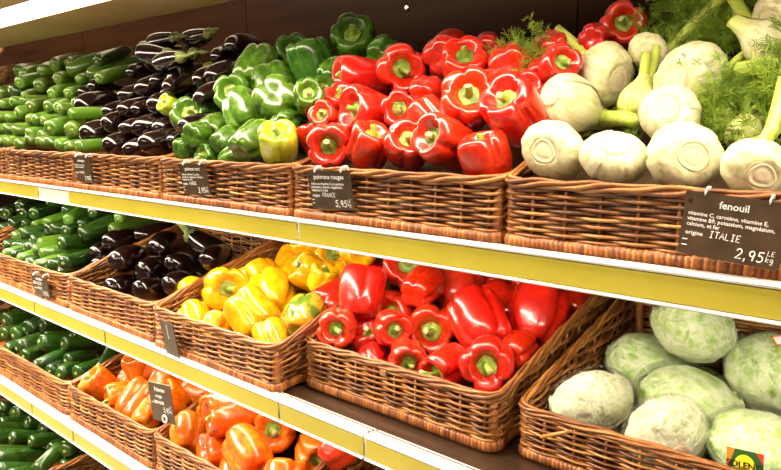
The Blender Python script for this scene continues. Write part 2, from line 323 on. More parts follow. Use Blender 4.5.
def basket_meshes(seed, hf=HF, hb=HB):
    rnd = random.Random(seed)
    NST, SUB = 36, 6; N = NST * SUB
    P, Nn, per = rrect(BW, BD, .020, N)
    def hgt(y): return hf + (hb - hf) * max(0, min(1, y / BD))
    def base_in(y): return .012 * min(1, y / .06)      # the walls flare a little towards the rim, the front stands plumb
    def pt(k, fz, off):
        x, y = P[k % N]; nx, ny = Nn[k % N]; h = hgt(y); z = .018 + fz * (h - .018)
        ins = -base_in(y) * (1 - fz) + off
        return Vector((x + nx * ins, y + ny * ins, z))
    out = {}
    NR = 14
    b = MB(); vals = []
    def weaver(fz, ks, closed, par, dense):
        pts = []; rad = []; tone = rnd.random(); ph = rnd.uniform(0, 6); dz = rnd.uniform(-.15, .15) / NR
        for k in ks:
            y = P[k % N][1]; sp = (hgt(y) - .018) / NR; near = max(0, min(1, (y / BD - .30) / .15))
            tgt = sp * (.5 if near > .5 else (1 - .5 * near)); ry = min(.0062, tgt * .47)
            off = .0046 * math.cos(PI * k / SUB + PI * par)
            wob = .10 / NR * math.sin(k * .19 + ph) + .07 / NR * math.sin(k * .53 + ph * 2)
            p = pt(k, min(.985, fz + dz + wob), off); pts.append(p); rad.append((ry, .0030))
        v0 = len(b.v); b.tube(pts, rad, 5, closed)
        # the tone of a rod drifts: a new rod is spliced in every so often
        t2 = tone; cnt = 0
        for i in range(len(pts)):
            if cnt <= 0: t2 = rnd.random(); cnt = rnd.randint(20, 60)
            cnt -= 1; vals.extend([t2] * 5)
    for j in range(NR):
        weaver((j + .5) / NR, range(N), True, j % 2, False)
    back = [k for k in range(N) if P[k][1] > BD * .38]
    for j in range(NR):
        weaver((j + 1.0) / NR - .5 / NR + .5 / NR if j < NR - 1 else .97, back, False, (j + 1) % 2, True)
    me = b.mesh('weave', M['wicker']); rod_attr(me, vals); out['weave'] = me
    b = MB(); vals = []
    for q in range(NST):
        k = q * SUB; t = rnd.random(); v0 = len(b.v)
        b.tube([pt(k, -.02, 0), pt(k, .5, 0), pt(k, 1.0, 0)], .0032, 5); vals += [t] * (len(b.v) - v0)
    me = b.mesh('stakes', M['wicker']); rod_attr(me, vals); out['stakes'] = me
    # rim: five long rods laid together with a slow twist
    b = MB(); vals = []
    for s in range(5):
        pts = []; tn = 7 if s < 4 else 0; tone = .25 + .6 * rnd.random()
        for k in range(N):
            a = 2 * PI * (s / 4 + tn * k / N); R = .0052 if s < 4 else 0
            p = pt(k, 1.0, .002 + R * math.cos(a) * .85); p.z += .001 + R * math.sin(a) + .0012 * math.sin(k * .7 + s); pts.append(p)
        v0 = len(b.v); b.tube(pts, .0036, 6, True); vals += [tone] * (len(b.v) - v0)
    me = b.mesh('rim', M['wicker']); rod_attr(me, vals); out['rim'] = me
    # wrapped foot border
    b = MB(); NW = int(per / .0075); P2, N2, _ = rrect(BW, BD, .020, NW * 3); pts = []; rad = []; vals = []; tone = .5
    for k in range(NW * 3):
        x, y = P2[k]; nx, ny = N2[k]; ins = .0035 - base_in(y)
        ph = k % 3; g = (1.0, .90, .45)[ph]
        if ph == 0: tone = rnd.random()
        pts.append((x + nx*ins, y + ny*ins, .0105 + .0006 * math.sin(k * .05))); rad.append((.0105 * (.9 + .1 * g), .0062 * g)); vals += [tone * (1 if ph < 2 else .3)] * 8
    b.tube(pts, rad, 8, True); me = b.mesh('foot_border', M['binding']); rod_attr(me, vals); out['foot_border'] = me
    b = MB(); b.box((.016, .016, .006), (BW - .016, BD - .028, .014)); me = b.mesh('base', M['binding'], False); rod_attr(me, [.3] * 8); out['base'] = me
    # corner posts
    out['corner'] = []
    for cx, cy in ((.009, .009), (BW - .009, .009), (BW - .012, BD - .012), (.012, BD - .012)):
        b = MB(); h = hgt(cy); i0 = base_in(cy); sx = 1 if cx < .2 else -1
        b.tube([(cx + sx * i0, cy - (i0 if cy > .2 else 0), .006), (cx + sx * i0 * .5, cy, h * .5), (cx, cy, h)], [.0095, .009, .0085], 8)
        me = b.mesh('corner_post', M['binding']); rod_attr(me, [.35 + .4 * rnd.random()] * len(b.v)); out['corner'].append(me)
    return out
BK = [basket_meshes(11), basket_meshes(23), basket_meshes(37)]
BKROW4 = basket_meshes(51, .10, .13)
def basket(x0, x1, y, zrel, label, var, riser=None, bk=None, sz=1.0):
    bk = bk or BK[var % 3]
    t = thing('wicker_basket', label, 'basket', (x0, y, EYE + zrel), 'wicker produce baskets on the shelves')
    sx = (x1 - x0) / BW; hfz, hbz = ((.10, .13) if bk is BKROW4 else (HF, HB)); BASKETS.append((x0, x1, y, EYE + zrel, hfz * sz, hbz * sz))
    for n, k in (('weave', 'stuff'), ('stakes', 'stuff'), ('rim', None), ('foot_border', 'stuff'), ('base', None)):
        o = obj(n, bk[n], t, kind=k); o.scale = (sx, 1, sz)
    for me in bk['corner']:
        o = obj('corner_post', me, t); o.scale = (sx, 1, sz)
    if riser: RISERS.append((t, x0, x1, y, zrel, riser))
    return t
def false_bottom(t, x0, x1, y, zrel, riser, off):
    """sloping board that carries the heap, fitted under the lowest pieces"""
    ya, za, m_, _ = riser; dz = off * math.hypot(1, m_); base = EYE + zrel + .016
    ys = (y + .03, y + BD - .03)
    def zz(yy): return max(za + m_ * (yy - ya) - dz, base + .010)
    n = 9; wd = x1 - x0; pts = [ys[0] + (ys[1] - ys[0]) * i / n for i in range(n + 1)]; vs = []; b = MB()
    for x in (.03, wd - .03):
        for yy in pts: vs.append((x, yy - y, zz(yy) - EYE - zrel))
        for yy in reversed(pts): vs.append((x, yy - y, zz(yy) - EYE - zrel - .008))
    q = 2 * (n + 1)
    b.add(vs, [tuple(range(q))[::-1], tuple(range(q, 2 * q))] + [(k, (k+1) % q, q + (k+1) % q, q + k) for k in range(q)])
    obj('false_bottom', b.mesh('false_bottom', M['board'], False), t)

# ------------------------------------------------------------------ produce meshes (unit size, stem along +Z)
def lerp_prof(prof, t):
    """smooth interpolation through profile points"""
    n = len(prof) - 1; x = t * n; i = min(int(x), n - 1); f = x - i
    p0, p1, p2, p3 = prof[max(i-1, 0)], prof[i], prof[i+1], prof[min(i+2, n)]
    def cr(a, b_, c, d): return .5 * ((2*b_) + (-a+c)*f + (2*a-5*b_+4*c-d)*f*f + (-a+3*b_-3*c+d)*f**3)
    return tuple(cr(p0[k], p1[k], p2[k], p3[k]) for k in range(len(p1)))
def pepper_meshes(seed, lobes, ln, taper):
    rnd = random.Random(seed)
    prof = [(.02, .275), (.12, .28), (.21, .34), (.31, .455), (.42, .475), (.495, .37), (.51, .20), (.50, .0), (.50 - .06*taper, -.20), (.49 - .13*taper, -.36), (.38 - .13*taper, -.475), (.22, -.485), (.09, -.455), (.01, -.44)]
    ph = [rnd.uniform(-.12, .12) for _ in range(lobes)]; sz = [rnd.uniform(-.06, .06) for _ in range(lobes)]; lz = [rnd.uniform(-.05, .05) for _ in range(lobes)]
    NT, NP = 48, 30; rr = []
    off = Vector((seed * 3.1, seed * 1.7, 0))
    for i in range(NP + 1):
        r, z = lerp_prof(prof, i / NP); ring = []
        d = min(1, max(0, (r - .1) / .35))
        for k in range(NT):
            a = 2 * PI * k / NT; q = a / (2 * PI) * lobes; li = int(q) % lobes; fq = q - int(q)
            g = (1 - abs(math.sin(PI * fq))) ** 2.6
            bulge = math.sin(PI * fq) ** 1.2
            sh = 1 if z > .1 else (.75 if z > -.3 else 1.15)
            R = r * (1 - .20 * g * sh * d + sz[li] * bulge * d)
            Z = z * ln + (lz[li] * bulge * d if z < 0 else .5 * lz[li] * bulge * d)
            if z > .3: Z += .045 * (bulge - .5) * d
            if z < -.3: Z -= .05 * (bulge - .5) * d
            v = Vector((R * math.cos(a), R * math.sin(a), Z)); v *= 1 + .05 * noise.noise(v * 2.4 + off)
            ring.append(v)
        rr.append(ring)
    b = MB(); b.rings(rr[::-1]); out = {'body': b}
    # calyx: an uneven five-sided collar lying in the dimple
    b = MB(); n = 30; z0 = .275 * ln; am = [rnd.uniform(-.12, .22) for _ in range(5)]
    rings = []
    for rad, dz, sp in ((.06, .075, 0), (.11, .05, .2), (.155, .048, .7), (.175, .060, 1), (.18, .048, 1), (.15, .015, .6)):
        ring = []
        for k in range(n):
            a = 2*PI*k/n; q = k / n * 5; li = int(q + .5) % 5; tipf = max(0, math.cos(2*PI*(q - round(q)) )) ; e = sp * (.10 + am[li]) * tipf
            ring.append((rad*(1+e)*math.cos(a), rad*(1+e)*math.sin(a), z0 + dz + .05 * e))
        rings.append(ring)
    b.rings(rings); out['calyx'] = b
    # stems: short cut one and longer curved one
    for nm, L in (('stem', .17 + .08 * rnd.random()), ('longstem', .52)):
        b = MB(); pts = []; rad = []; bend = rnd.uniform(.2, .5) * (2.2 if nm == 'longstem' else 1)
        for i in range(7):
            t = i / 6; pts.append((bend * L * t * t, 0, z0 + .03 + L * t * (1 - .25 * bend * t))); rad.append((.062 + .03 * (1-t)**3 - .006 * math.sin(PI*t) + .012 * t) * (1 if i < 6 else 1.0))
        b.tube(pts, rad, 10, caps=False); n = len(b.v)
        b.f.append(tuple(range(n - 10, n))); b.m.append(1)
        out[nm] = b
    return out
PEP = []
for i, (lb, ln, tp) in enumerate([(4, 1.0, .6), (4, 1.1, .3), (3, 1.05, .8), (4, .92, .2), (3, 1.15, .4), (5, .98, .4)]):
    PEP.append(pepper_meshes(i + 1, lb, ln, tp))
PM = {}
def pep_mesh(i, part, mk):
    key = (i, part, mk)
    if key not in PM:
        PM[key] = PEP[i][part].mesh({'body': 'pepper_body', 'calyx': 'pepper_calyx', 'stem': 'pepper_stem', 'longstem': 'pepper_stem'}[part], [M[mk], M['cut']] if 'stem' in part else M[mk])
    return PM[key]
def zucchini_meshes(seed, bend):
    rnd = random.Random(seed); NT, NP = 20, 26   # unit: length 1 along z (-.5 blossom .. .5 stem), radius 1 -> scaled in xy
    prof = [(.05, -.5), (.45, -.497), (.75, -.475), (.93, -.43), (1.0, -.33), (1.0, -.15), (.95, .05), (.88, .25), (.80, .38), (.66, .44), (.45, .463), (.40, .47)]
    rr = []
    for i in range(NP + 1):
        r, z = lerp_prof(prof, i / NP); ring = []
        for k in range(NT):
            a = 2*PI*k/NT; R = r * (1 + .035 * math.cos(5 * a) + .02 * math.sin(9 * z + seed))
            ring.append((R * math.cos(a) + bend * (z * z * 4 - .5), R * math.sin(a), z))
        rr.append(ring)
    b = MB(); b.rings(rr); out = {'body': b}
    b = MB(); rr = []
    for z, r in ((.462, .46), (.475, .36), (.50, .33), (.525, .38), (.53, .34)):
        rr.append([((r * (1 + .14 * math.cos(5 * 2*PI*k/15))) * math.cos(2*PI*k/15) + bend * (z*z*4 - .5), (r * (1 + .14 * math.cos(5 * 2*PI*k/15))) * math.sin(2*PI*k/15), z) for k in range(15)])
    b.rings(rr); out['stem'] = b
    b = MB(); rr = [[(r * math.cos(2*PI*k/10) + bend * .5, r * math.sin(2*PI*k/10), z) for k in range(10)] for r, z in ((.22, -.494), (.20, -.502), (.12, -.505), (.04, -.503))]
    b.rings(rr[::-1]); out['blossom_end'] = b
    return out
ZUC = [zucchini_meshes(i, bnd) for i, bnd in enumerate((.05, .25, -.2, .4))]
ZM = {}
def zuc_mesh(i, part, mk):
    key = (i, part, mk)
    if key not in ZM: ZM[key] = ZUC[i][part].mesh('zucchini_' + part, M[mk])
    return ZM[key]
def eggplant_meshes(seed, bend):
    prof = [(.02, -.5), (.30, -.49), (.60, -.455), (.85, -.38), (.98, -.25), (1.0, -.12), (.93, .02), (.78, .17), (.63, .29), (.54, .37), (.45, .41), (.2, .425)]
    NT, NP = 24, 26; rr = []
    for i in range(NP + 1):
        r, z = lerp_prof(prof, i / NP)
        rr.append([(r * math.cos(2*PI*k/NT) + bend * (z*z*4 - .4), r * math.sin(2*PI*k/NT) * .96, z) for k in range(NT)])
    b = MB(); b.rings(rr); out = {'body': b}
    n = 25; b = MB(); rr = []
    for r, z, lob in ((.60, .30, 1), (.62, .305, 1), (.56, .37, .3), (.44, .425, .1), (.20, .445, 0), (.17, .46, 0)):
        ring = []
        for k in range(n):
            a = 2*PI*k/n; s = math.cos(5*a); ring.append((r * math.cos(a) + bend * (z*z*4 - .4), r * math.sin(a), z - .055 * lob * s - .02 * lob))
        rr.append(ring)
    b.rings(rr); out['calyx'] = b
    b = MB(); b.tube([(bend * .36, 0, .44), (bend * .45, 0, .50), (bend * .5 + .10, .03, .56), (bend * .5 + .24, .06, .61)], [.20, .14, .13, .17], 8); out['stem'] = b
    return out
EGG = [eggplant_meshes(1, .08), eggplant_meshes(2, .3), eggplant_meshes(3, -.22)]
EGM = [{p: e[p].mesh('eggplant_' + p, M['eggplant'] if p == 'body' else M['eggcap']) for p in e} for e in EGG]

BODIES = []                                   # (thing, sphere centres in world terms, radii, weight) for the settling pass at the end
def body(t, centres, radii, stiff=1.0):
    BODIES.append((t, [Vector(c) for c in centres], list(radii), stiff))
BASKETS = []                                  # (x0, x1, y, z, front height, back height)
RISERS = []
def axis_matrix(loc, axis, roll=0.0):
    q = Vector((0, 0, 1)).rotation_difference(axis) @ Quaternion((0, 0, 1), roll)
    return Matrix.Translation(loc) @ q.to_matrix().to_4x4()
def make_pepper(loc, axis, d, colour, var, roll, label, cat_group, long=False, sink=1.0):
    t = thing('bell_pepper', label, 'bell pepper', group=cat_group)
    t.matrix_world = axis_matrix(loc, axis, roll); e_ = axis * (.09 * d if var in (1, 4) else .02 * d)
    body(t, [loc + e_, loc - e_], [.525 * d, .505 * d], sink)
    o = obj('flesh', pep_mesh(var, 'body', colour), t); o.scale = (d, d, d)
    o = obj('calyx', pep_mesh(var, 'calyx', 'calyx'), t); o.scale = (d, d, d)
    o = obj('stem', pep_mesh(var, 'longstem' if long else 'stem', 'stem'), t); o.scale = (d, d, d)
    return t
def make_zucchini(tip, axis, L, r, mk, var, roll, label, group, name='zucchini'):
    t = thing(name, label, name, group=group)
    t.matrix_world = axis_matrix(tip + axis * L / 2, axis, roll); body(t, [tip + axis * L * f for f in (.09, .22, .36, .50, .64, .78, .90)], [r * k for k in (.93, 1.02, 1.02, 1, .96, .92, .84)])
    for p, m_ in (('body', mk), ('stem', 'zstem'), ('blossom_end', 'zscar')):
        o = obj(p if p != 'body' else 'flesh', zuc_mesh(var, p, m_), t); o.scale = (r, r, L)
    return t
def make_eggplant(tip, axis, L, r, var, roll, label, group):
    t = thing('eggplant', label, 'eggplant', group=group)
    t.matrix_world = axis_matrix(tip + axis * L / 2, axis, roll); body(t, [tip + axis * L * f for f in (.14, .27, .40, .54, .68, .82)], [r * k for k in (.85, 1, 1, .9, .76, .62)])
    for p in ('body', 'calyx', 'stem'):
        o = obj(p if p != 'body' else 'flesh', EGM[var][p], t); o.scale = (r, r, L)
    return t

# ------------------------------------------------------------------ laying out a heap
PLACED = []                                   # spheres that stand for everything laid so far
def overlap(sph):
    s = 0
    for c, r in sph:
        for c2, r2 in PLACED:
            if abs(c.x - c2.x) > .2: continue
            d = (c - c2).length; lim = .93 * (r + r2)
            if d < lim: s += lim - d
    return s
def heap_plane(front_uv, yf, slope):
    p = at_y(front_uv[0], front_uv[1], yf); return (yf, p.z, slope)
def on_heap(u, v, plane):
    yf, zf, m_ = plane; d = ray(u, v); t = (zf - m_ * yf - CAM.z) / (d.z - m_ * d.y); return CAM + d * t
def best_shift(p, make, reach=.045, n=13):
    d = (p - CAM).normalized(); best = None
    for i in range(n):
        s = ((i + 1) // 2) * (1 if i % 2 else -1) * reach / (n // 2)
        q = p + d * s; sc = overlap(make(q)) + .22 * abs(s)
        if best is None or sc < best[0]: best = (sc, q)
    return best[1]
def facing(a):
    v = Vector(a).normalized()
    if v.z > .72: return 'stem end facing out'
    if v.y > .60: return 'standing stem up'
    if v.y < -.60: return 'lying stem down'
    if v.x > .5: return 'lying stem to the right'
    if v.x < -.5: return 'lying stem to the left'
    return 'seen from its blossom end'
def pepper_heap(colour_word, mk, plane, rows, where, group, seed, ylim):
    rnd = random.Random(seed)
    flat = [(ri, it) for ri, (rn, its) in enumerate(rows) for it in its]
    for ri, (rn, its) in enumerate(rows):
        order = sorted(range(len(its)), key=lambda i: its[i][0])
        for rank, i in enumerate(order):
            u, v, wpx, ax = its[i][:4]; op = its[i][4] if len(its[i]) > 4 else {}
            p = on_heap(u, v, plane); p = p if p.y < ylim else at_y(u, v, ylim)
            def mk_s(q): return [(q, .43 * wpx * depth(q) / FPX)]
            if 'near' in op: p = p - (p - CAM).normalized() * op['near']; PLACED.append((p, .43 * wpx * depth(p) / FPX))
            else: p = best_shift(p, mk_s)
            d = wpx * depth(p) / FPX; PLACED.append((p, .43 * d))
            cw = op.get('word', colour_word)
            lab = '%s bell pepper %s, %s from left in %s, %s' % (cw, facing(ax), ORD[rank], rn, where)
            make_pepper(p, camdir(ax), d * 1.06, op.get('mat', mk), op.get('var', rnd.randrange(6)), op.get('roll', rnd.uniform(0, 6.3)), lab, group, op.get('long', False), .35 if op.get('near', -1) >= 0 else 1.0)
def log_heap(kind, mk, plane, rows, where, group, seed, L, size, default_dir, ylim, labelword, dark=.15, lat=False):
    """zucchini and eggplants: blossom tip at a point of the heap's face, body running back from it"""
    rnd = random.Random(seed)
    for ri, (rn, its) in enumerate(rows):
        order = sorted(range(len(its)), key=lambda i: its[i][0])
        for rank, i in enumerate(order):
            it = its[i]; u, v = it[0], it[1]; dpx = it[2] if len(it) > 2 and it[2] else None
            tail = it[3] if len(it) > 3 else None; op = it[4] if len(it) > 4 else {}
            p = on_heap(u, v, plane)
            if p.y > ylim: p = at_y(u, v, ylim)
            Lz = L * rnd.uniform(.92, 1.08) * op.get('L', 1)
            if lat and tail: Lz = max(.12, min(.27, (p + RT * 0 - (CAM + ray(*tail) * (depth(p) / FPX))).length * 1.06))
            r0 = (dpx * depth(p) / FPX / 2) if dpx else size * rnd.uniform(.9, 1.1)
            jit = Vector((rnd.uniform(-.10, .10), 0, rnd.uniform(-.06, .06)))
            def axis_for(q):
                if tail:
                    e = ray(*tail).normalized(); o_ = CAM - q; bq = o_.dot(e); cq = o_.dot(o_) - Lz * Lz; disc = bq*bq - cq
                    tt = -bq + (math.sqrt(disc) if disc > 0 else 0) * op.get('side', 1); return (CAM + e * tt - q).normalized()
                return (Vector(default_dir) + jit).normalized()
            def mk_s(q):
                a = axis_for(q); return [(q + a * (Lz * f), r0 * .95) for f in (.1, .3, .5, .7, .9)]
            # slide back along the line of sight so that the tip stays put
            p = best_shift(p, mk_s, .04, 9); a = axis_for(p); PLACED.extend(mk_s(p))
            lab = '%s, %s from left in %s, %s' % (op.get('word', labelword), ORD[rank], rn, where)
            mm = op.get('mat', 'dzucchini' if mk == 'zucchini' and rnd.random() < dark else mk); roll = rnd.uniform(0, 6.3)
            if op.get('rev'): tip = p + a * Lz; ax_ = -a
            else: tip, ax_ = p, a
            if kind == 'eggplant': make_eggplant(tip, ax_, Lz, r0, rnd.randrange(3), roll, lab, group)
            else: make_zucchini(tip, ax_, Lz, r0, mm, rnd.randrange(4) if not op.get('straight') else 0, roll, lab, group, kind)

FR, S2, S3, S4, S5, S6, S7 = 'front row', 'second row', 'third row', 'fourth row', 'fifth row', 'sixth row', 'back row'
UPF = (0, .35, .94); FC = (0, .05, 1)
# --- top shelf: red peppers
pl_red = heap_plane((370, 146), .945, .72)
basket(-1.062, -.575, .895, SHELF_TOP, 'wicker basket heaped with red peppers on the top shelf', 0, (*pl_red, .050))
pepper_heap('red', 'red', pl_red, [
    (FR, [(331, 145, 43, (-.08, -.22, 1), {'var': 0}), (318, 136, 34, (-.3, .75, .2), {'var': 1}), (370, 146, 42, (.25, .62, .45), {'var': 3}), (410, 146, 45, (.0, .35, .9), {'var': 0}), (445, 144, 48, (-.62, .18, .55), {'var': 1}), (491, 146, 52, (-.25, .7, .25), {'var': 2})]),
    (S2, [(323, 116, 26, (-.3, .2, .9), {}), (338, 104, 38, (-.1, .7, .6), {}), (371, 114, 46, (-.72, .12, .62), {'var': 4}), (402, 110, 36, (-.1, -.05, 1), {}), (432, 118, 36, (-.4, .6, -.3), {}), (466, 104, 52, (-.06, .22, .95), {'var': 5}), (514, 120, 54, (-.45, .42, .6), {'var': 1})]),
    (S3, [(362, 80, 46, (-.75, .05, .3), {'var': 4}), (405, 67, 45, (.15, -.28, .95), {'var': 0}), (424, 95, 34, (.3, .3, -.8), {}), (494, 88, 32, (.2, .5, -.5), {}), (523, 95, 42, (.12, .25, .9), {'var': 3})]),
    (S4, [(440, 57, 42, (.3, .3, -.7), {'var': 1}), (466, 65, 44, (-.05, .42, .85), {'var': 3}), (512, 64, 44, (.2, .2, -.8), {'var': 4}), (541, 76, 36, (.2, .3, -.7), {}), (560, 70, 38, (.1, .1, .95), {'var': 0})]),
    (S7, [(618, 28, 42, (-.12, -.05, .95), {'var': 0}), (596, 42, 30, (.3, .2, -.7), {}), (486, 52, 34, (.1, .3, -.8), {}), (548, 52, 34, (-.2, .3, -.8), {})])],
    'top shelf', 'red bell peppers on the top shelf', 3, 1.30)
# --- top shelf: green peppers
pl_grn = heap_plane((253, 142), .945, .80)
basket(-1.56, -1.068, .895, SHELF_TOP, 'wicker basket heaped with green peppers on the top shelf', 1, (*pl_grn, .046))
pepper_heap('green', 'green', pl_grn, [
    (FR, [(279, 143, 38, (.05, .62, .7), {'mat': 'limegreen', 'word': 'yellow-green', 'var': 3, 'near': .01}), (253, 142, 36, (.4, .5, -.5), {'var': 1, 'near': 0}), (183, 148, 31, (-.1, .92, .3), {'var': 3, 'long': True}), (206, 155, 24, (-.5, .2, .6), {}), (226, 156, 24, (.6, .3, .4), {}), (225, 144, 25, (.5, .4, -.4), {})]),
    (S2, [(193, 119, 36, (.1, .35, .8), {'var': 0, 'near': .01}), (216, 126, 30, (-.3, -.5, .7), {'var': 2}), (199, 137, 24, (.3, .2, -.8), {}), (245, 114, 41, (-.2, .6, -.4), {'var': 0, 'near': .015}), (280, 105, 47, (.1, -.3, -.85), {'var': 3, 'near': .02})]),
    (S3, [(174, 108, 20, (-.5, .3, .7), {'mat': 'limegreen', 'word': 'yellow-green'}), (214, 95, 32, (-.4, .3, -.6), {}), (238, 93, 35, (-.05, .1, 1), {'var': 0, 'near': .02}), (304, 106, 30, (.3, .3, .6), {}), (316, 102, 28, (.1, .2, .8), {}), (264, 126, 26, (.1, .2, -.8), {}), (292, 122, 30, (.1, .2, -.8), {})]),
    (S4, [(217, 76, 30, (-.6, .2, -.4), {'mat': 'blush', 'word': 'bronze-green', 'var': 1}), (252, 78, 40, (.2, .6, -.5), {'var': 1}), (281, 85, 40, (-.2, .6, -.4), {'var': 4}), (304, 91, 26, (.0, .2, .9), {}), (322, 91, 24, (.4, .2, .7), {}), (333, 76, 30, (.5, .4, -.4), {})]),
    (S5, [(227, 64, 27, (.4, .4, -.5), {}), (279, 61, 32, (.05, .1, .95), {'var': 4}), (311, 66, 42, (-.2, .65, .2), {'var': 1, 'near': .02}), (349, 45, 43, (-.1, .3, .9), {'var': 5}), (380, 56, 28, (.3, .4, -.6), {})])],
    'top shelf', 'green bell peppers on the top shelf', 5, 1.30)
# --- top shelf: eggplants
pl_egg = heap_plane((129, 147), .925, 1.15)
basket(-2.052, -1.566, .895, SHELF_TOP, 'wicker basket stacked with eggplants on the top shelf', 2)
log_heap('eggplant', None, pl_egg, [
    (FR, [(80, 137, 27), (103, 147, 25), (122, 148, 22), (141, 146, 26), (165, 142, 23)]),
    (S2, [(102, 126, 23), (120, 130, 17), (132, 126, 23), (151, 128, 22), (178, 128, 20)]),
    (S3, [(75, 109, 26), (102, 112, 16), (118, 110, 19), (132, 112, 16), (148, 111, 24), (168, 112, 22)]),
    (S4, [(79, 93, 17, (120, 92)), (90, 86, 17, (128, 92)), (136, 91, 21), (160, 89, 16), (170, 98, 20, (205, 84)), (118, 97, 18)]),
    (S5, [(128, 73, 18, (170, 66)), (150, 82, 17), (145, 63, 20, (182, 55)), (165, 76, 22, (200, 62)), (192, 84, 20), (197, 100, 20)]),
    (S6, [(150, 60, 22, (190, 56)), (176, 56, 22, (142, 54), {'rev': 1}), (204, 57, 22, (172, 62), {'rev': 1}), (205, 78, 22), (194, 63, 20, (165, 70), {'rev': 1})]),
    (S7, [(140, 47, 22, (176, 44)), (181, 27, 20, (150, 34), {'rev': 1}), (210, 37, 20, (182, 44), {'rev': 1}), (215, 62, 20, (245, 50)), (228, 46, 22, (258, 42))])],
    'top shelf stack', 'eggplants stacked on the top shelf', 9, .19, .03, (.06, 1, .26), 1.15, 'glossy dark eggplant')
# --- top shelf: zucchini
pl_zuc = heap_plane((44, 142), .925, 1.25)
basket(-2.566, -2.058, .895, SHELF_TOP, 'wicker basket stacked with green zucchini on the top shelf', 0)
log_heap('zucchini', 'zucchini', pl_zuc, [
    (FR, [(-6, 141), (4, 142), (14, 143), (25, 141), (36, 142), (45, 143), (55, 143), (65, 146), (76, 147)]),
    (S2, [(-6, 129), (3, 130), (12, 131), (24, 130), (36, 131), (50, 127, 18, (80, 118)), (70, 132, 18, (90, 126))]),
    (S3, [(-6, 117), (5, 118), (15, 113, 15), (25, 117), (33, 121), (41, 121), (58, 112), (68, 114)]),
    (S4, [(0, 104), (10, 101), (20, 101), (30, 109, 14, (60, 103)), (48, 108, 15, (80, 102)), (58, 108, 14, (85, 100)), (72, 104)]),
    (S5, [(-2, 92, 14), (9, 91, 16), (24, 96, 11, (55, 92)), (50, 93, 14, (85, 88)), (68, 94, 13, (95, 86))]),
    (S6, [(18, 83, 14, (50, 76)), (38, 83, 15, (62, 76)), (56, 79, 14, (90, 74)), (81, 79, 12, (110, 72)), (97, 78, 14, (135, 68))]),
    ('seventh row', [(17, 71, 12, (45, 66)), (22, 75, 13, (50, 68)), (40, 71, 13), (53, 66, 15, (80, 58)), (67, 67, 15, (118, 48)), (86, 74, 15, (142, 58))]),
    (S7, [(40, 57, 14, (68, 47)), (66, 52, 13, (95, 46)), (98, 66, 13, (130, 54))])],
    'top shelf stack', 'green zucchini stacked on the top shelf', 13, .19, .0205, (.06, 1, .06), 1.17, 'green zucchini')
# --- top shelf, far left: tan roots, only just in the picture
pl_pot = heap_plane((-20, 140), .95, 1.0)
basket(-3.075, -2.575, .895, SHELF_TOP, 'wicker basket cut by the left picture edge, top shelf', 1, (*pl_pot, .03))
rp = random.Random(4)
POT = []
for s in range(3):
    b = MB(); rr = []
    for i in range(15):
        th = PI * i / 14
        rr.append([Vector((math.sin(th)*math.cos(2*PI*k/18), math.sin(th)*math.sin(2*PI*k/18)*.85, 1.25*math.cos(th))) * (1 + .13 * noise.noise(Vector((math.sin(th)*math.cos(2*PI*k/18), math.sin(th)*math.sin(2*PI*k/18), math.cos(th)))*1.6 + Vector((s*5, 0, 0)))) for k in range(18)])
    b.rings(rr[::-1]); POT.append(b.mesh('tan_root', M['potato']))
POTS = [('middle row', [(-8, 76), (3, 78), (-6, 66)]), ('upper row', [(12, 68), (3, 64), (22, 64)]), ('back row', [(18, 60), (8, 54), (26, 56), (-2, 50)])]
for rn, its in POTS:
    for k, (u, v) in enumerate(sorted(its)):
        p = on_heap(u, v, pl_pot); p = p if p.y < 1.3 else at_y(u, v, 1.3); r = rp.uniform(.023, .03); PLACED.append((p, r))
        o = tag(obj('tan_root', POT[rp.randrange(3)]), 'tan knobbly root, %s from left in %s at far left end' % (ORD[k], rn), 'root vegetable', 'tan roots at the left end')
        o.matrix_world = axis_matrix(p, Vector((rp.uniform(-1, 1), rp.uniform(-1, 1), rp.uniform(-.4, .4))).normalized()); o.scale = (r, r, r); body(o, [p], [r * 1.02])
PLACED.clear()
# --- middle shelf: zucchini
pl = heap_plane((32, 262), .925, .62)
basket(-3.00, -2.108, .878, SHELF_MID, 'wicker basket of zucchini on the middle shelf left of eggplants', 2)
log_heap('zucchini', 'zucchini', pl, [
    (FR, [(1, 254), (10, 255), (16, 258), (23, 260), (32, 263), (47, 264, 15), (57, 267), (65, 268, 16, (95, 256))]),
    (S2, [(3, 245), (11, 246), (23, 248), (32, 252), (40, 254), (56, 257), (58, 247, 16, (110, 244))]),
    (S3, [(11, 236, 15), (20, 234, 14), (30, 239), (37, 242), (46, 244), (64, 232, 14, (95, 226))]),
    (S4, [(9, 225, 14), (22, 224), (31, 227, 14), (46, 231, 14), (52, 233, 13), (80, 237, 17, (130, 214)), (-3, 228)]),
    (S5, [(4, 214, 15, (30, 205)), (20, 214, 15, (50, 208)), (35, 216, 14, (65, 208)), (47, 227, 15, (90, 209)), (71, 224, 14, (95, 209)), (80, 226, 12, (108, 210)), (109, 226, 14)]),
    (S7, [(18, 206, 14, (50, 203)), (45, 206, 13), (62, 214, 12), (90, 214, 14, (125, 210)), (118, 222, 13, (142, 210), {'word': 'pale green zucchini'})])],
    'middle shelf stack', 'zucchini stacked on the middle shelf', 17, .20, .0215, (.06, 1, .10), 1.24, 'deep green zucchini', .55)
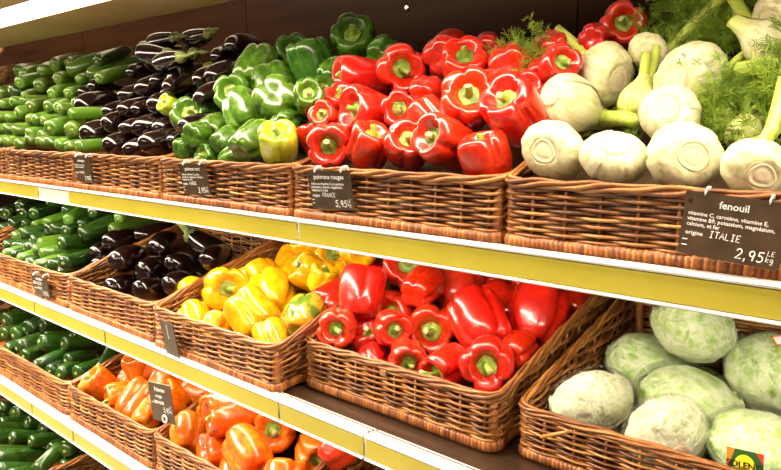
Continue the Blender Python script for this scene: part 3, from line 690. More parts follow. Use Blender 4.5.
# --- middle shelf: eggplants
pl = heap_plane((108, 284), .93, .42)
basket(-2.098, -1.598, .878, SHELF_MID, 'wicker basket of eggplants on the middle shelf', 0)
log_heap('eggplant', None, pl, [
    (FR, [(79, 277, 24, (115, 268)), (108, 287, 32, (160, 281)), (165, 282, 27, (200, 276))]),
    (S2, [(94, 268, 28, (130, 258)), (120, 263, 27, (150, 252)), (140, 271, 29, (180, 262)), (138, 290, 27, (178, 286))]),
    (S3, [(92, 253, 22, (125, 246)), (102, 250, 24, (150, 243)), (172, 261, 28, (212, 272)), (150, 252, 29, (182, 246))]),
    (S7, [(178, 237, 29, (222, 268), {'rev': True, 'side': -1}), (118, 232, 20, (150, 246)), (206, 262, 25, (226, 250)), (150, 236, 20)])],
    'middle shelf basket', 'eggplants on the middle shelf', 21, .20, .035, (.04, 1, .08), 1.20, 'glossy dark eggplant')
# --- middle shelf: yellow peppers
pl_yel = heap_plane((222, 322), .945, .34)
basket(-1.582, -1.096, .867, SHELF_MID, 'wicker basket of yellow peppers on the middle shelf', 1, (*pl_yel, .050))
pepper_heap('yellow', 'yellow', pl_yel, [
    (FR, [(199, 317, 32, (-.3, .5, -.5), {'near': -.05}), (223, 327, 30, (.2, .6, -.3), {'near': -.03}), (254, 315, 47, (.5, -.6, .3), {'var': 3, 'near': .03}), (276, 336, 34, (-.3, .5, -.5), {'near': -.02}), (302, 319, 36, (.2, .4, -.5), {'mat': 'mottled', 'word': 'half-green', 'var': 0})]),
    (S2, [(203, 304, 36, (-.5, .3, -.4), {'near': -.05}), (226, 315, 26, (.2, .2, -.7), {'near': -.07}), (227, 290, 41, (.40, .05, .85), {'var': 3, 'near': .0, 'roll': 1.0}), (281, 318, 32, (.2, .3, -.7), {}), (287, 288, 46, (-.15, .45, -.75), {'var': 0})]),
    (S3, [(260, 279, 38, (-.35, .7, -.2), {'var': 1}), (299, 268, 32, (.3, .4, -.5), {}), (311, 276, 34, (-.4, .3, .2), {}), (325, 281, 26, (.2, .5, .2), {})]),
    (S7, [(289, 259, 32, (.2, .5, -.4), {}), (312, 256, 30, (-.3, .4, .3), {}), (328, 260, 34, (.2, .3, .8), {}), (340, 273, 26, (.2, .5, -.4), {}), (349, 262, 30, (-.2, .4, .3), {}), (366, 258, 28, (.2, .4, -.5), {})])],
    'middle shelf', 'yellow bell peppers on the middle shelf', 25, 1.27)
# --- middle shelf: red peppers
pl_rm = heap_plane((409, 358), .99, .34)
REDB = basket(-1.088, -.606, .943, SHELF_MID, 'wicker basket of red peppers on the middle shelf', 2, (*pl_rm, .054))
pepper_heap('red', 'red', pl_rm, [
    (FR, [(331, 330, 36, (-.1, -.12, 1), {'var': 0, 'near': .03}), (362, 336, 42, (-.3, .8, .35), {'var': 0}), (409, 358, 38, (.05, -.22, 1), {'var': 3}), (449, 366, 40, (-.6, -.25, .6), {'var': 4, 'long': True, 'roll': 2.2}), (492, 363, 50, (-.2, -.06, .95), {'var': 0})]),
    (S2, [(341, 299, 40, (-.7, -.35, .45), {'var': 1, 'near': .02}), (370, 298, 40, (.1, .75, -.35), {'var': 4}), (394, 335, 36, (.2, -.05, .9), {}), (428, 324, 48, (-.12, -.02, 1), {'var': 0}), (483, 322, 52, (-.2, .5, -.55), {'var': 1}), (513, 349, 34, (.4, .2, -.6), {}), (378, 350, 28, (0, .3, -.8), {})]),
    (S3, [(374, 272, 32, (-.5, .3, -.4), {}), (398, 305, 44, (-.55, .12, .75), {'var': 4}), (424, 292, 34, (.4, .3, -.6), {}), (462, 290, 44, (.2, .6, -.5), {'var': 2}), (507, 305, 48, (-.3, .5, -.5), {'var': 3}), (546, 318, 56, (.25, .7, -.4), {'var': 2})]),
    (S7, [(401, 274, 44, (-.08, .25, .9), {'var': 3}), (445, 275, 34, (.0, .05, 1), {}), (528, 285, 40, (.2, .4, -.6), {}), (578, 302, 38, (.3, .3, -.5), {}), (486, 278, 34, (-.3, .4, -.5), {})])],
    'middle shelf', 'red bell peppers on the middle shelf', 29, 1.32)
PLACED.clear()
# --- lower shelf: dark zucchini
pl = heap_plane((61, 372), .90, .55)
basket(-3.02, -2.068, .838, SHELF_LOW, 'wicker basket of dark zucchini on the lower shelf', 0)
log_heap('zucchini', 'dzucchini', pl, [
    (FR, [(50, 370, 14, (70, 364)), (59, 373, 16, (84, 367)), (76, 374, 18, (106, 362)), (101, 373, 15, (115, 345))]),
    (S2, [(37, 363, 15, (66, 356)), (65, 361, 15, (96, 356)), (38, 348, 19, (104, 355), {'straight': 1}), (24, 357, 16, (50, 346)), (33, 367, 13)]),
    (S3, [(17, 348, 17, (66, 330)), (44, 340, 16, (82, 334)), (13, 337, 19, (60, 320)), (62, 344, 15, (96, 342)), (5, 350, 15, (40, 340))]),
    (S7, [(5, 323, 19, (45, 308)), (25, 329, 17, (66, 316)), (-6, 318, 17, (28, 308)), (105, 356, 14, (130, 352)), (70, 335, 15, (100, 336)), (40, 326, 16, (75, 322)), (2, 336, 17, (36, 326))])],
    'lower shelf heap', 'dark zucchini on the lower shelf', 33, .20, .024, (.06, 1, .10), 1.2, 'dark green zucchini', lat=True)
# --- lower shelf: orange peppers in two baskets
pl_or = heap_plane((192, 437), .905, .42)
basket(-2.060, -1.566, .838, SHELF_LOW, 'wicker basket of orange peppers beside the dark zucchini', 1, (*pl_or, .050))
basket(-1.560, -1.066, .838, SHELF_LOW, 'wicker basket of orange peppers with one red, lower shelf', 2, (*pl_or, .050))
basket(-1.056, -.562, .838, SHELF_LOW, 'wicker basket on the lower shelf right of the orange peppers', 0)
pepper_heap('orange', 'orange', pl_or, [
    (FR, [(104, 386, 30, (-.4, .5, .3), {}), (122, 396, 29, (-.75, -.1, .5), {'var': 3, 'long': True, 'near': .01}), (139, 401, 35, (.3, .5, -.5), {'var': 4, 'near': 0}), (153, 409, 26, (.1, .3, -.6), {}), (168, 414, 28, (.1, .3, -.6), {}), (190, 436, 34, (-.1, .5, -.6), {'var': 0, 'near': 0}), (218, 445, 39, (-.2, .4, -.7), {'var': 5, 'near': 0}), (233, 464, 30, (0, .4, -.6), {}), (258, 453, 40, (-.35, .3, -.5), {'var': 4, 'near': 0}), (279, 466, 40, (.1, .6, -.4), {}), (309, 457, 38, (.3, -.2, .75), {'var': 0, 'near': .02})]),
    (S2, [(130, 379, 26, (.3, .4, -.5), {}), (183, 413, 33, (-.3, .5, .4), {'var': 1}), (211, 411, 29, (.05, -.05, 1), {'var': 0, 'near': .04}), (236, 424, 41, (-.85, -.05, .45), {'var': 1, 'near': .05}), (244, 441, 30, (.2, .3, -.7), {}), (272, 430, 42, (-.12, .1, .95), {'var': 0, 'near': .035}), (304, 437, 32, (.3, .4, -.5), {}), (160, 394, 30, (.2, .4, -.6), {}), (204, 428, 28, (0, .3, -.7), {})]),
    (S3, [(142, 373, 32, (-.2, .6, .2), {}), (158, 376, 28, (.3, .4, .2), {}), (180, 384, 28, (.2, .5, -.4), {}), (200, 391, 40, (.5, .3, -.4), {'var': 4, 'near': .0}), (180, 400, 26, (0, .4, -.6), {}), (232, 406, 30, (.2, .4, -.6), {}), (254, 410, 28, (.1, .3, -.6), {}), (335, 446, 36, (.5, .4, -.3), {'mat': 'red', 'word': 'red', 'near': .03}), (284, 418, 28, (.1, .4, -.6), {})])],
    'lower shelf', 'orange bell peppers on the lower shelf', 37, 1.22)
PLACED.clear()
# --- lowest shelf: long cucumbers-like zucchini
pl = heap_plane((48, 446), .885, .16)
basket(-3.05, -2.205, .70, SHELF_BOT, 'wicker basket of long green cucumbers in the bottom left corner', 1, None, BKROW4)
log_heap('cucumber', 'dzucchini', pl, [
    (FR, [(-24, 467, 18, (38, 461)), (36, 472, 16, (64, 444)), (60, 465, 15, (92, 452)), (4, 478, 17, (46, 472)), (-20, 480, 16, (20, 478))]),
    (S2, [(-16, 448, 19, (50, 446)), (-20, 434, 17, (43, 434)), (50, 450, 14, (74, 438)), (64, 454, 15, (84, 440)), (44, 460, 14, (72, 450)), (-10, 457, 16, (44, 455))]),
    (S7, [(14, 413, 15, (36, 416)), (-2, 424, 15, (40, 420)), (24, 425, 14, (55, 428)), (28, 441, 14, (66, 434)), (-10, 416, 14, (10, 418)), (40, 432, 14, (62, 430)), (10, 440, 15, (60, 438)), (0, 408, 13, (20, 408))])],
    'lowest shelf', 'long cucumbers on the lowest shelf', 41, .25, .022, (.5, 1, .05), 1.25, 'dark green cucumber', lat=True)

# ------------------------------------------------------------------ fennel
def greener(m, z0, z1, col):
    nt = m.node_tree; bs = nt.nodes['Principled BSDF']; src = bs.inputs['Base Color'].links[0].from_socket
    t = nt.nodes.new('ShaderNodeTexCoord'); sx = nt.nodes.new('ShaderNodeSeparateXYZ'); nt.links.new(t.outputs['Object'], sx.inputs[0])
    mr = nt.nodes.new('ShaderNodeMapRange'); mr.inputs[1].default_value = z0; mr.inputs[2].default_value = z1; nt.links.new(sx.outputs['Z'], mr.inputs[0])
    mxc = nt.nodes.new('ShaderNodeMix'); mxc.data_type = 'RGBA'; nt.links.new(mr.outputs[0], mxc.inputs[0]); nt.links.new(src, mxc.inputs[6]); mxc.inputs[7].default_value = (*col, 1)
    nt.links.new(mxc.outputs[2], bs.inputs['Base Color'])
greener(M['fennel'], .28, .85, (.52, .60, .12))
def fennel_meshes(seed, neck):
    """unit: bulb 1 wide, root end at -Z, stalks at +Z"""
    rnd = random.Random(seed); NT, NP = 40, 26
    prof = [(.02, -.405), (.17, -.41), (.24, -.425), (.33, -.40), (.43, -.31), (.495, -.15), (.495, .0), (.44, .16), (.34, .31), (.245, .46), (.19, .62), (.165, .76 + neck)]
    out = {}; rr = []
    for i in range(NP + 1):
        r, z = lerp_prof(prof, i / NP); ring = []
        for k in range(NT):
            a = 2*PI*k/NT
            R = r * (1 + .045 * abs(math.sin(6 * a + 1.2 * z)) * min(1, r * 3) + .03 * math.cos(2 * a + seed))
            v = Vector((R * math.cos(a), R * math.sin(a) * (.86 - .12 * max(0, z)), z)); v *= 1 + .07 * noise.noise(v * 2 + Vector((seed * 4, 0, 0)))
            ring.append(v)
        rr.append(ring)
    b = MB(); b.rings(rr); out['bulb'] = b
    # two outer sheaths clasping the bulb, each with a free edge
    for nm, a0, span in (('sheath', rnd.uniform(0, 3), 2.5), ('sheath2', rnd.uniform(3, 6), 2.2)):
        b = MB(); nu, nv = 18, 18; vs = []
        for i in range(nu + 1):
            tt = i / nu
            r, z = lerp_prof(prof, .20 + .72 * tt)
            half = span / 2 * (1 - .80 * max(0, tt - .25) ** 1.6)
            for k in range(nv + 1):
                f = k / nv * 2 - 1; a = a0 + half * f
                R = r * (1.035 + .025 * (1 - f * f) + .014 * math.cos(f * 15) + .03 * math.cos(2 * a + seed)) + .014 * (abs(f) ** 6)
                v = Vector((R * math.cos(a), R * math.sin(a) * (.86 - .12 * max(0, z)), z)); v *= 1.015 + .07 * noise.noise(v * 2 + Vector((seed * 4, 0, 0))); vs.append(v)
        b.add(vs, [(i*(nv+1)+k, i*(nv+1)+k+1, (i+1)*(nv+1)+k+1, (i+1)*(nv+1)+k) for i in range(nu) for k in range(nv)]); out[nm] = b
    # cut root plate with raised rings
    b = MB(); rr = []
    for r, z in ((.215, -.405), (.205, -.436), (.18, -.440), (.16, -.430), (.12, -.430), (.10, -.438), (.05, -.436), (.01, -.434)):
        rr.append([((r * (1 + .06 * math.sin(3*2*PI*k/24 + seed))) * math.cos(2*PI*k/24), (r * (1 + .06 * math.sin(3*2*PI*k/24 + seed))) * math.sin(2*PI*k/24) * .86, z) for k in range(24)])
    b.rings(rr[::-1][::-1], close_bot=False); out['root_plate'] = b
    b = MB(); b.tube([(.235 * math.cos(2*PI*k/28) * (1 + .07 * math.sin(5*2*PI*k/28 + seed)), .205 * math.sin(2*PI*k/28) * (1 + .05 * math.cos(4*2*PI*k/28)), -.426) for k in range(28)], .009, 6, True); out['root_ring'] = b
    return out
FEN = [fennel_meshes(1, 0), fennel_meshes(2, .05), fennel_meshes(3, -.05)]
FENM = [{p: f[p].mesh('fennel_' + p.rstrip('2'), M['fennelroot'] if p == 'root_plate' else M['fennelring'] if p == 'root_ring' else M['fennel']) for p in f} for f in FEN]
def frond_mesh(seed, length=.15):
    rnd = random.Random(seed); b = MB(); r0 = .0016
    pts = []; d = Vector((0, 0, 1)); p = Vector((0, 0, 0)); side = Vector((rnd.uniform(-1, 1), rnd.uniform(-1, 1), 0)).normalized()
    for i in range(9):
        pts.append(p.copy()); d = (d + side * .07).normalized(); p = p + d * length / 8
    b.tube(pts, [r0 * (1 - .8 * i / 8) for i in range(9)], 4)
    for i in range(2, 9):
        for sgn in (-1, 1):
            t = i / 8; ax = (pts[min(i+1, 8)] - pts[i-1]).normalized(); ph = rnd.uniform(0, 6.3)
            out = (ax.orthogonal()); out.rotate(Quaternion(ax, ph)); bd = (ax * .8 + out).normalized(); L = length * (.42 - .25 * t) * rnd.uniform(.7, 1.2)
            q0 = pts[i]; qs = [q0 + bd * L * f + Vector((0, 0, -.0)) for f in (0, .5, 1)]
            b.tube(qs, [.0009, .0007, .0004], 3, caps=False)
            for k in range(7):
                f = .2 + .8 * k / 6
                for s2 in (-1, 1):
                    o2 = bd.orthogonal(); o2.rotate(Quaternion(bd, rnd.uniform(0, 6.3))); nd = (bd * .7 + o2).normalized(); l2 = L * rnd.uniform(.22, .5)
                    a = q0 + bd * L * f; b.tube([a, a + nd * l2 * .6, a + nd * l2 + bd * l2 * .2], [.0009, .0008, .0004], 3, caps=False)
    return b.mesh('frond', M['frond'])
FROND = [frond_mesh(60 + i, .15) for i in range(6)]
rf = random.Random(91)
pl_fen = heap_plane((683, 157), .955, .60)
basket(-.567, -.075, .895, SHELF_TOP, 'wicker basket of white fennel bulbs at the right end, top shelf', 0, (*pl_fen, .060))
def px_point(u, v, y): return at_y(u, v, y)
def fennel(u, v, wpx, ax, label, var, stalks=(), shift=0, roll=None, y=None, zs=1.0, bulbmat=None):
    """stalks: list of (list of (u, v, y) points, radius in px at start, at end)"""
    p = on_heap(u, v, pl_fen) if y is None else at_y(u, v, y)
    d = wpx * depth(p) / FPX
    t = thing('fennel_bulb', label, 'fennel', group='fennel bulbs in the basket on the top shelf')
    t.matrix_world = axis_matrix(p, camdir(ax), rf.uniform(0, 6.3) if roll is None else roll)
    a_ = camdir(ax); body(t, [p, p + a_ * d * zs * .22, p - a_ * d * zs * .14, p + a_ * d * zs * .45], [.47 * d, .40 * d, .42 * d, .24 * d], .5)
    for k, me in FENM[var].items():
        if bulbmat and k in ('bulb', 'sheath', 'sheath2'): me = me.copy(); me.materials[0] = M[bulbmat]
        o = obj(k.rstrip('2'), me, t); o.scale = (d, d, d * zs)
    inv = t.matrix_world.inverted()
    for path, ra, rb in stalks:
        P = [Vector((0, 0, .58 * d * zs))] + [inv @ at_y(*q) for q in path]; sc = depth(p) / FPX
        b = MB(); n = len(P); pts = []
        for i in range(8):
            f = i / 7 * (n - 1); k = min(int(f), n - 2); f -= k; pts.append(P[k].lerp(P[k+1], f))
        rad = [(ra * 1.25 + (rb - ra * 1.25) * (i / 7) ** .6) * sc for i in range(8)]
        b.tube(pts, [(r, r * .8) for r in rad], 12, caps=False); nv = len(b.v); b.f.append(tuple(range(nv - 12, nv))); b.m.append(1)
        obj('stalk', b.mesh('stalk', [M['stalk'], M['fennel']]), t)
    return t, inv, d
def fronds(t, inv, base_list, count, target, spread, size=(.7, 1.1)):
    """feathery leaves growing from points on a stalk; target is the way they lean in view terms"""
    done = 0
    for k in range(count * 4):
        if done >= count: break
        q = base_list[rf.randrange(len(base_list))]; p = at_y(q[0] + rf.uniform(-8, 8), q[1] + rf.uniform(-8, 8), q[2] + rf.uniform(-.01, .03))
        a = camdir(Vector(target) + Vector((rf.uniform(-1, 1), rf.uniform(-1, 1), rf.uniform(-.5, .1))) * spread); s = rf.uniform(*size)
        if (p + a * .15 * s).y > YB - .03 or p.y > YB - .02: continue
        done += 1
        o = obj('frond', FROND[rf.randrange(6)], t); o.matrix_local = inv @ axis_matrix(p, a, rf.uniform(0, 6.3)) @ Matrix.Diagonal((s, s, s, 1))
# (axis = where the stalks point, in view terms: right, up, towards the viewer)
fennel(551, 150, 63, (.55, .12, -.62), 'fennel bulb at the left front corner beside the red peppers', 0, zs=.85)
fennel(613, 161, 62, (.15, -.55, -.75), 'fennel bulb second from left along the front rim', 1, zs=.85)
fennel(683, 158, 72, (.05, .10, -.95), 'broad fennel bulb with cut root facing out, left of the sign', 2, zs=.85)
t, inv, d = fennel(755, 168, 66, (.22, .35, -.85), 'fennel bulb behind the price sign with an upright stalk', 0, [([(770, 136, .98), (777, 110, 1.0), (784, 78, 1.02)], 9, 7)])
fronds(t, inv, [(776, 120, 1.03), (770, 135, 1.05)], 6, (-.3, .6, 0), .7)
fennel(566, 105, 54, (.76, -.20, -.50), 'fennel bulb lying sideways with green neck to the right', 1, [([(620, 118, 1.08), (632, 122, 1.085)], 9, 8), ([(618, 114, 1.10), (630, 116, 1.11)], 6, 5)], zs=1.35)
fennel(670, 116, 60, (.40, -.20, -.75), 'round fennel bulb in the middle of the heap', 2, zs=.9)
t, inv, d = fennel(604, 72, 60, (-.38, .42, -.80), 'fennel bulb with a bare cut stalk pointing up left', 0, [([(587, 54, 1.20), (574, 41, 1.21), (558, 27, 1.22)], 8, 5), ([(586, 56, 1.21), (566, 52, 1.20), (538, 50, 1.19)], 4.5, 3)], zs=.9)
fronds(t, inv, [(560, 45, 1.18), (545, 50, 1.17), (535, 50, 1.16)], 9, (-.7, .25, .2), .55, (.35, .6))
t, inv, d = fennel(694, 79, 68, (.74, .10, -.52), 'large fennel bulb with a thick green stalk to the right', 1, [([(734, 72, 1.15), (757, 66, 1.16), (800, 58, 1.17)], 11, 8), ([(732, 64, 1.17), (748, 52, 1.2), (770, 30, 1.24)], 5, 4)], zs=1.15)
fronds(t, inv, [(740, 90, 1.20), (760, 100, 1.19), (750, 115, 1.17), (770, 90, 1.18), (730, 105, 1.19)], 16, (.5, .1, -.3), .7, (.5, .8))
t, inv, d = fennel(639, 101, 40, (.25, .85, -.15), 'narrow yellow-green fennel with two upright cut stalks', 2, [([(642, 85, 1.13), (645, 70, 1.14), (646, 53, 1.15)], 6, 5), ([(648, 84, 1.14), (654, 65, 1.16), (657, 46, 1.17)], 5, 4.5)], y=1.12, bulbmat='fennelgreen')
t, inv, d = fennel(646, 52, 38, (.3, .2, -.85), 'small fennel bulb at the back behind the cut stalks', 0, [([(662, 58, 1.22), (684, 33, 1.24), (722, -4, 1.26)], 7, 6), ([(664, 56, 1.26), (680, 44, 1.25), (698, 10, 1.27)], 4, 3)], y=1.20)
fronds(t, inv, [(670, 45, 1.28), (684, 30, 1.29), (690, 40, 1.27), (675, 60, 1.25), (700, 18, 1.30), (708, 30, 1.28)], 60, (.2, .35, -.1), .9, (.45, .8))
t, inv, d = fennel(766, 40, 48, (-.55, .5, -.3), 'fennel bulb at upper right with stalk rising left', 1, [([(751, 26, 1.24), (742, 12, 1.25), (728, -10, 1.27)], 9, 7), ([(749, 30, 1.25), (740, 22, 1.26), (730, 8, 1.28)], 4, 3)], y=1.19)
fronds(t, inv, [(735, 12, 1.30), (750, 10, 1.30), (720, 20, 1.30), (735, 40, 1.27), (725, 52, 1.25), (760, 20, 1.29)], 26, (-.1, .3, -.1), .9, (.45, .8))
t, inv, d = fennel(778, 12, 44, (.6, .4, -.4), 'fennel bulb cut by the picture edge at top right corner', 2, y=1.25)
t, inv, d = fennel(745, 132, 38, (.55, .55, -.3), 'green fennel half buried in feathery leaves at right', 1, [([(728, 144, 1.07), (748, 128, 1.09), (780, 108, 1.12)], 5, 4), ([(722, 140, 1.08), (742, 118, 1.1), (768, 98, 1.13)], 4, 3), ([(735, 148, 1.05), (755, 140, 1.08), (785, 128, 1.1)], 4, 4)], y=1.10, bulbmat='fennelgreen')
fronds(t, inv, [(720, 130, 1.09), (735, 110, 1.12), (755, 105, 1.11), (770, 120, 1.09), (715, 145, 1.06), (700, 125, 1.12), (745, 95, 1.13)], 44, (.3, .25, -.1), .85, (.4, .75))
fronds(t, inv, [(590, 138, 1.06), (600, 135, 1.07), (640, 135, 1.07), (715, 150, 1.03)], 8, (.1, .3, -.2), .9, (.25, .4))

# ------------------------------------------------------------------ iceberg lettuces in film
def sph(a, b_): return Vector((math.cos(a) * math.cos(b_), math.sin(a) * math.cos(b_), math.sin(b_)))
def lettuce_meshes(seed):
    rnd = random.Random(seed); off = Vector((seed * 7.0, 0, 0)); out = {'leaves': []}
    def bump(v): return 1 + .05 * noise.noise(v * 2.1 + off) + .022 * noise.noise(v * 5.5 + off) + .010 * abs(noise.noise(v * 13 + off))
    b = MB(); rr = []
    for i in range(25):
        th = PI * i / 24; rr.append([Vector((math.sin(th)*math.cos(2*PI*k/36), math.sin(th)*math.sin(2*PI*k/36), math.cos(th) * .9)) * .46 for k in range(36)])
        rr[-1] = [v * bump(v / .46) for v in rr[-1]]
    b.rings(rr[::-1]); out['heart'] = b
    for L in range(7):
        a0 = L * 2.4 + rnd.uniform(-.3, .3); q = Quaternion((0, 0, 1), a0) @ Quaternion((0, 1, 0), rnd.uniform(.15, .75))
        b = MB(); n = 20; vs = []; lay = .458 + .012 * (L % 4); span = rnd.uniform(1.15, 1.4)
        for i in range(n + 1):
            s = i / n                                     # from the base (south) to the ruffled tip
            for k in range(n + 1):
                f = k / n * 2 - 1
                wd = math.sin(PI * (.10 + .82 * s)) ** .6 * (1 + .06 * math.sin(9 * s + L))
                lat = -PI/2 + .25 + s * 2.15 + .10 * math.cos(6 * f) * s; lon = f * span * wd
                v = Vector((math.cos(lat) * math.cos(lon * (1 if abs(lat) < 1.2 else 1)), math.sin(lon) * max(.25, math.cos(lat)), math.sin(lat))).normalized(); v = q @ v
                e = max(0, abs(f) - .55) / .45; tip = max(0, s - .8) / .2
                r = lay * bump(v) + .020 * (e * e * math.sin(17 * s + L) + tip * tip * math.sin(13 * f + L)) + .005 * math.exp(-(f * 9) ** 2) + .004 * math.cos(f * 11 + s * 3)
                vs.append(Vector((v.x, v.y, v.z * .9)) * r)
        b.add(vs, [(i*(n+1)+k, i*(n+1)+k+1, (i+1)*(n+1)+k+1, (i+1)*(n+1)+k) for i in range(n) for k in range(n)]); out['leaves'].append(b)
        # pale midrib with side veins
        b = MB(); c = n // 2
        b.tube([vs[i*(n+1)+c] * 1.004 for i in range(n)], [.016 * (1 - .75 * i / n) for i in range(n)], 6)
        for i in range(3, n - 2, 3):
            for sg in (-1, 1):
                path = [vs[min(n, i + j // 2)*(n+1) + c + sg*j] * 1.003 for j in range(0, n // 2 - 1, 2)]; b.tube(path, [.007 * (1 - .7 * j / len(path)) for j in range(len(path))], 4)
        out['leaves'].append(b)
    b = MB(); rr = [[(r * math.cos(2*PI*k/16), r * math.sin(2*PI*k/16), z) for k in range(16)] for r, z in ((.13, -.42), (.125, -.452), (.08, -.456), (.02, -.45))]
    b.rings(rr); out['cut_base'] = b
    b = MB(); rr = []
    for i in range(41):
        th = PI * i / 40; ring = []
        for k in range(64):
            v = Vector((math.sin(th)*math.cos(2*PI*k/64), math.sin(th)*math.sin(2*PI*k/64), math.cos(th)))
            r = .522 + .012 * noise.noise(v * 3 + off) + .006 * abs(noise.noise(Vector((v.x * 4, v.y * 4, v.z * 12)) + off)) + .010 * math.sin(2*PI*k/64 * 11 + 4 * th) * max(0, -math.cos(th)) ** 2
            ring.append(Vector((v.x, v.y, v.z * .92)) * r)
        rr.append(ring)
    b.rings(rr[::-1]); out['film'] = b
    return out
LET = [lettuce_meshes(2), lettuce_meshes(5), lettuce_meshes(8)]
LM = {}
def let_mesh(v, key, mk):
    if (v, key, mk) not in LM:
        src = LET[v]['leaves'][key] if isinstance(key, int) else LET[v][key]; LM[(v, key, mk)] = src.mesh('lettuce_part', M[mk])
    return LM[(v, key, mk)]
pl_let = heap_plane((664, 424), 1.085, .30)
LETB = basket(-.577, -.08, .972, SHELF_MID, 'wicker basket of film-wrapped iceberg lettuces on the middle shelf', 1, (*pl_let, .075), None, .87)
LETS = {}
def lettuce(u, v, wpx, hr, ax, label, var, leafmat='lettuce', y=None):
    p = on_heap(u, v, pl_let) if y is None else at_y(u, v, y); d = wpx * depth(p) / FPX
    t = thing('iceberg_lettuce', label, 'lettuce', group='iceberg lettuces on the middle shelf')
    t.matrix_world = axis_matrix(p, camdir(ax), rf.uniform(0, 6.3))
    s = (d, d, d * hr); a_ = camdir(ax); o1 = a_.orthogonal().normalized(); o2 = a_.cross(o1); rb = .47 * d * hr; k_ = .47 * d - rb
    body(t, [p] + [p + (o1 * math.cos(q * PI / 3) + o2 * math.sin(q * PI / 3)) * k_ for q in range(6)], [rb] * 7)
    o = obj('heart', let_mesh(var, 'heart', leafmat), t); o.scale = s
    for i in range(0, 14, 2):
        lf = obj('leaf', let_mesh(var, i, leafmat), t); lf.scale = s
        obj('rib', let_mesh(var, i + 1, 'vein'), lf)
    o = obj('cut_base', let_mesh(var, 'cut_base', 'lettucecut'), t); o.scale = s
    o = obj('film', let_mesh(var, 'film', 'film'), t, label='crinkled clear plastic film'); o.scale = s
    return t, d
lettuce(586, 400, 84, .80, (-.25, .80, -.45), 'pale wrapped lettuce at the left front corner of its basket', 0, 'lettucepale')
lettuce(631, 354, 86, .78, (.1, .88, .35), 'wrapped lettuce behind left, touching the basket side', 1)
lettuce(692, 343, 84, .88, (.2, .80, .45), 'bright green wrapped lettuce at the back under the shelf', 2, y=1.26)
tr_, dr_ = lettuce(768, 369, 90, 1.0, (.1, .75, .5), 'large pale green wrapped lettuce at the right edge', 0)
lettuce(682, 401, 108, .74, (.2, .9, .25), 'wide wrapped lettuce in the middle of the basket', 1)
lettuce(663, 432, 84, .78, (-.1, .35, -.85), 'wrapped lettuce showing its pinkish cut base, front middle', 2, 'lettucepale')
tl, dl = lettuce(757, 446, 108, .72, (.1, .95, .2), 'wrapped lettuce with a square brand sticker, front right', 1)

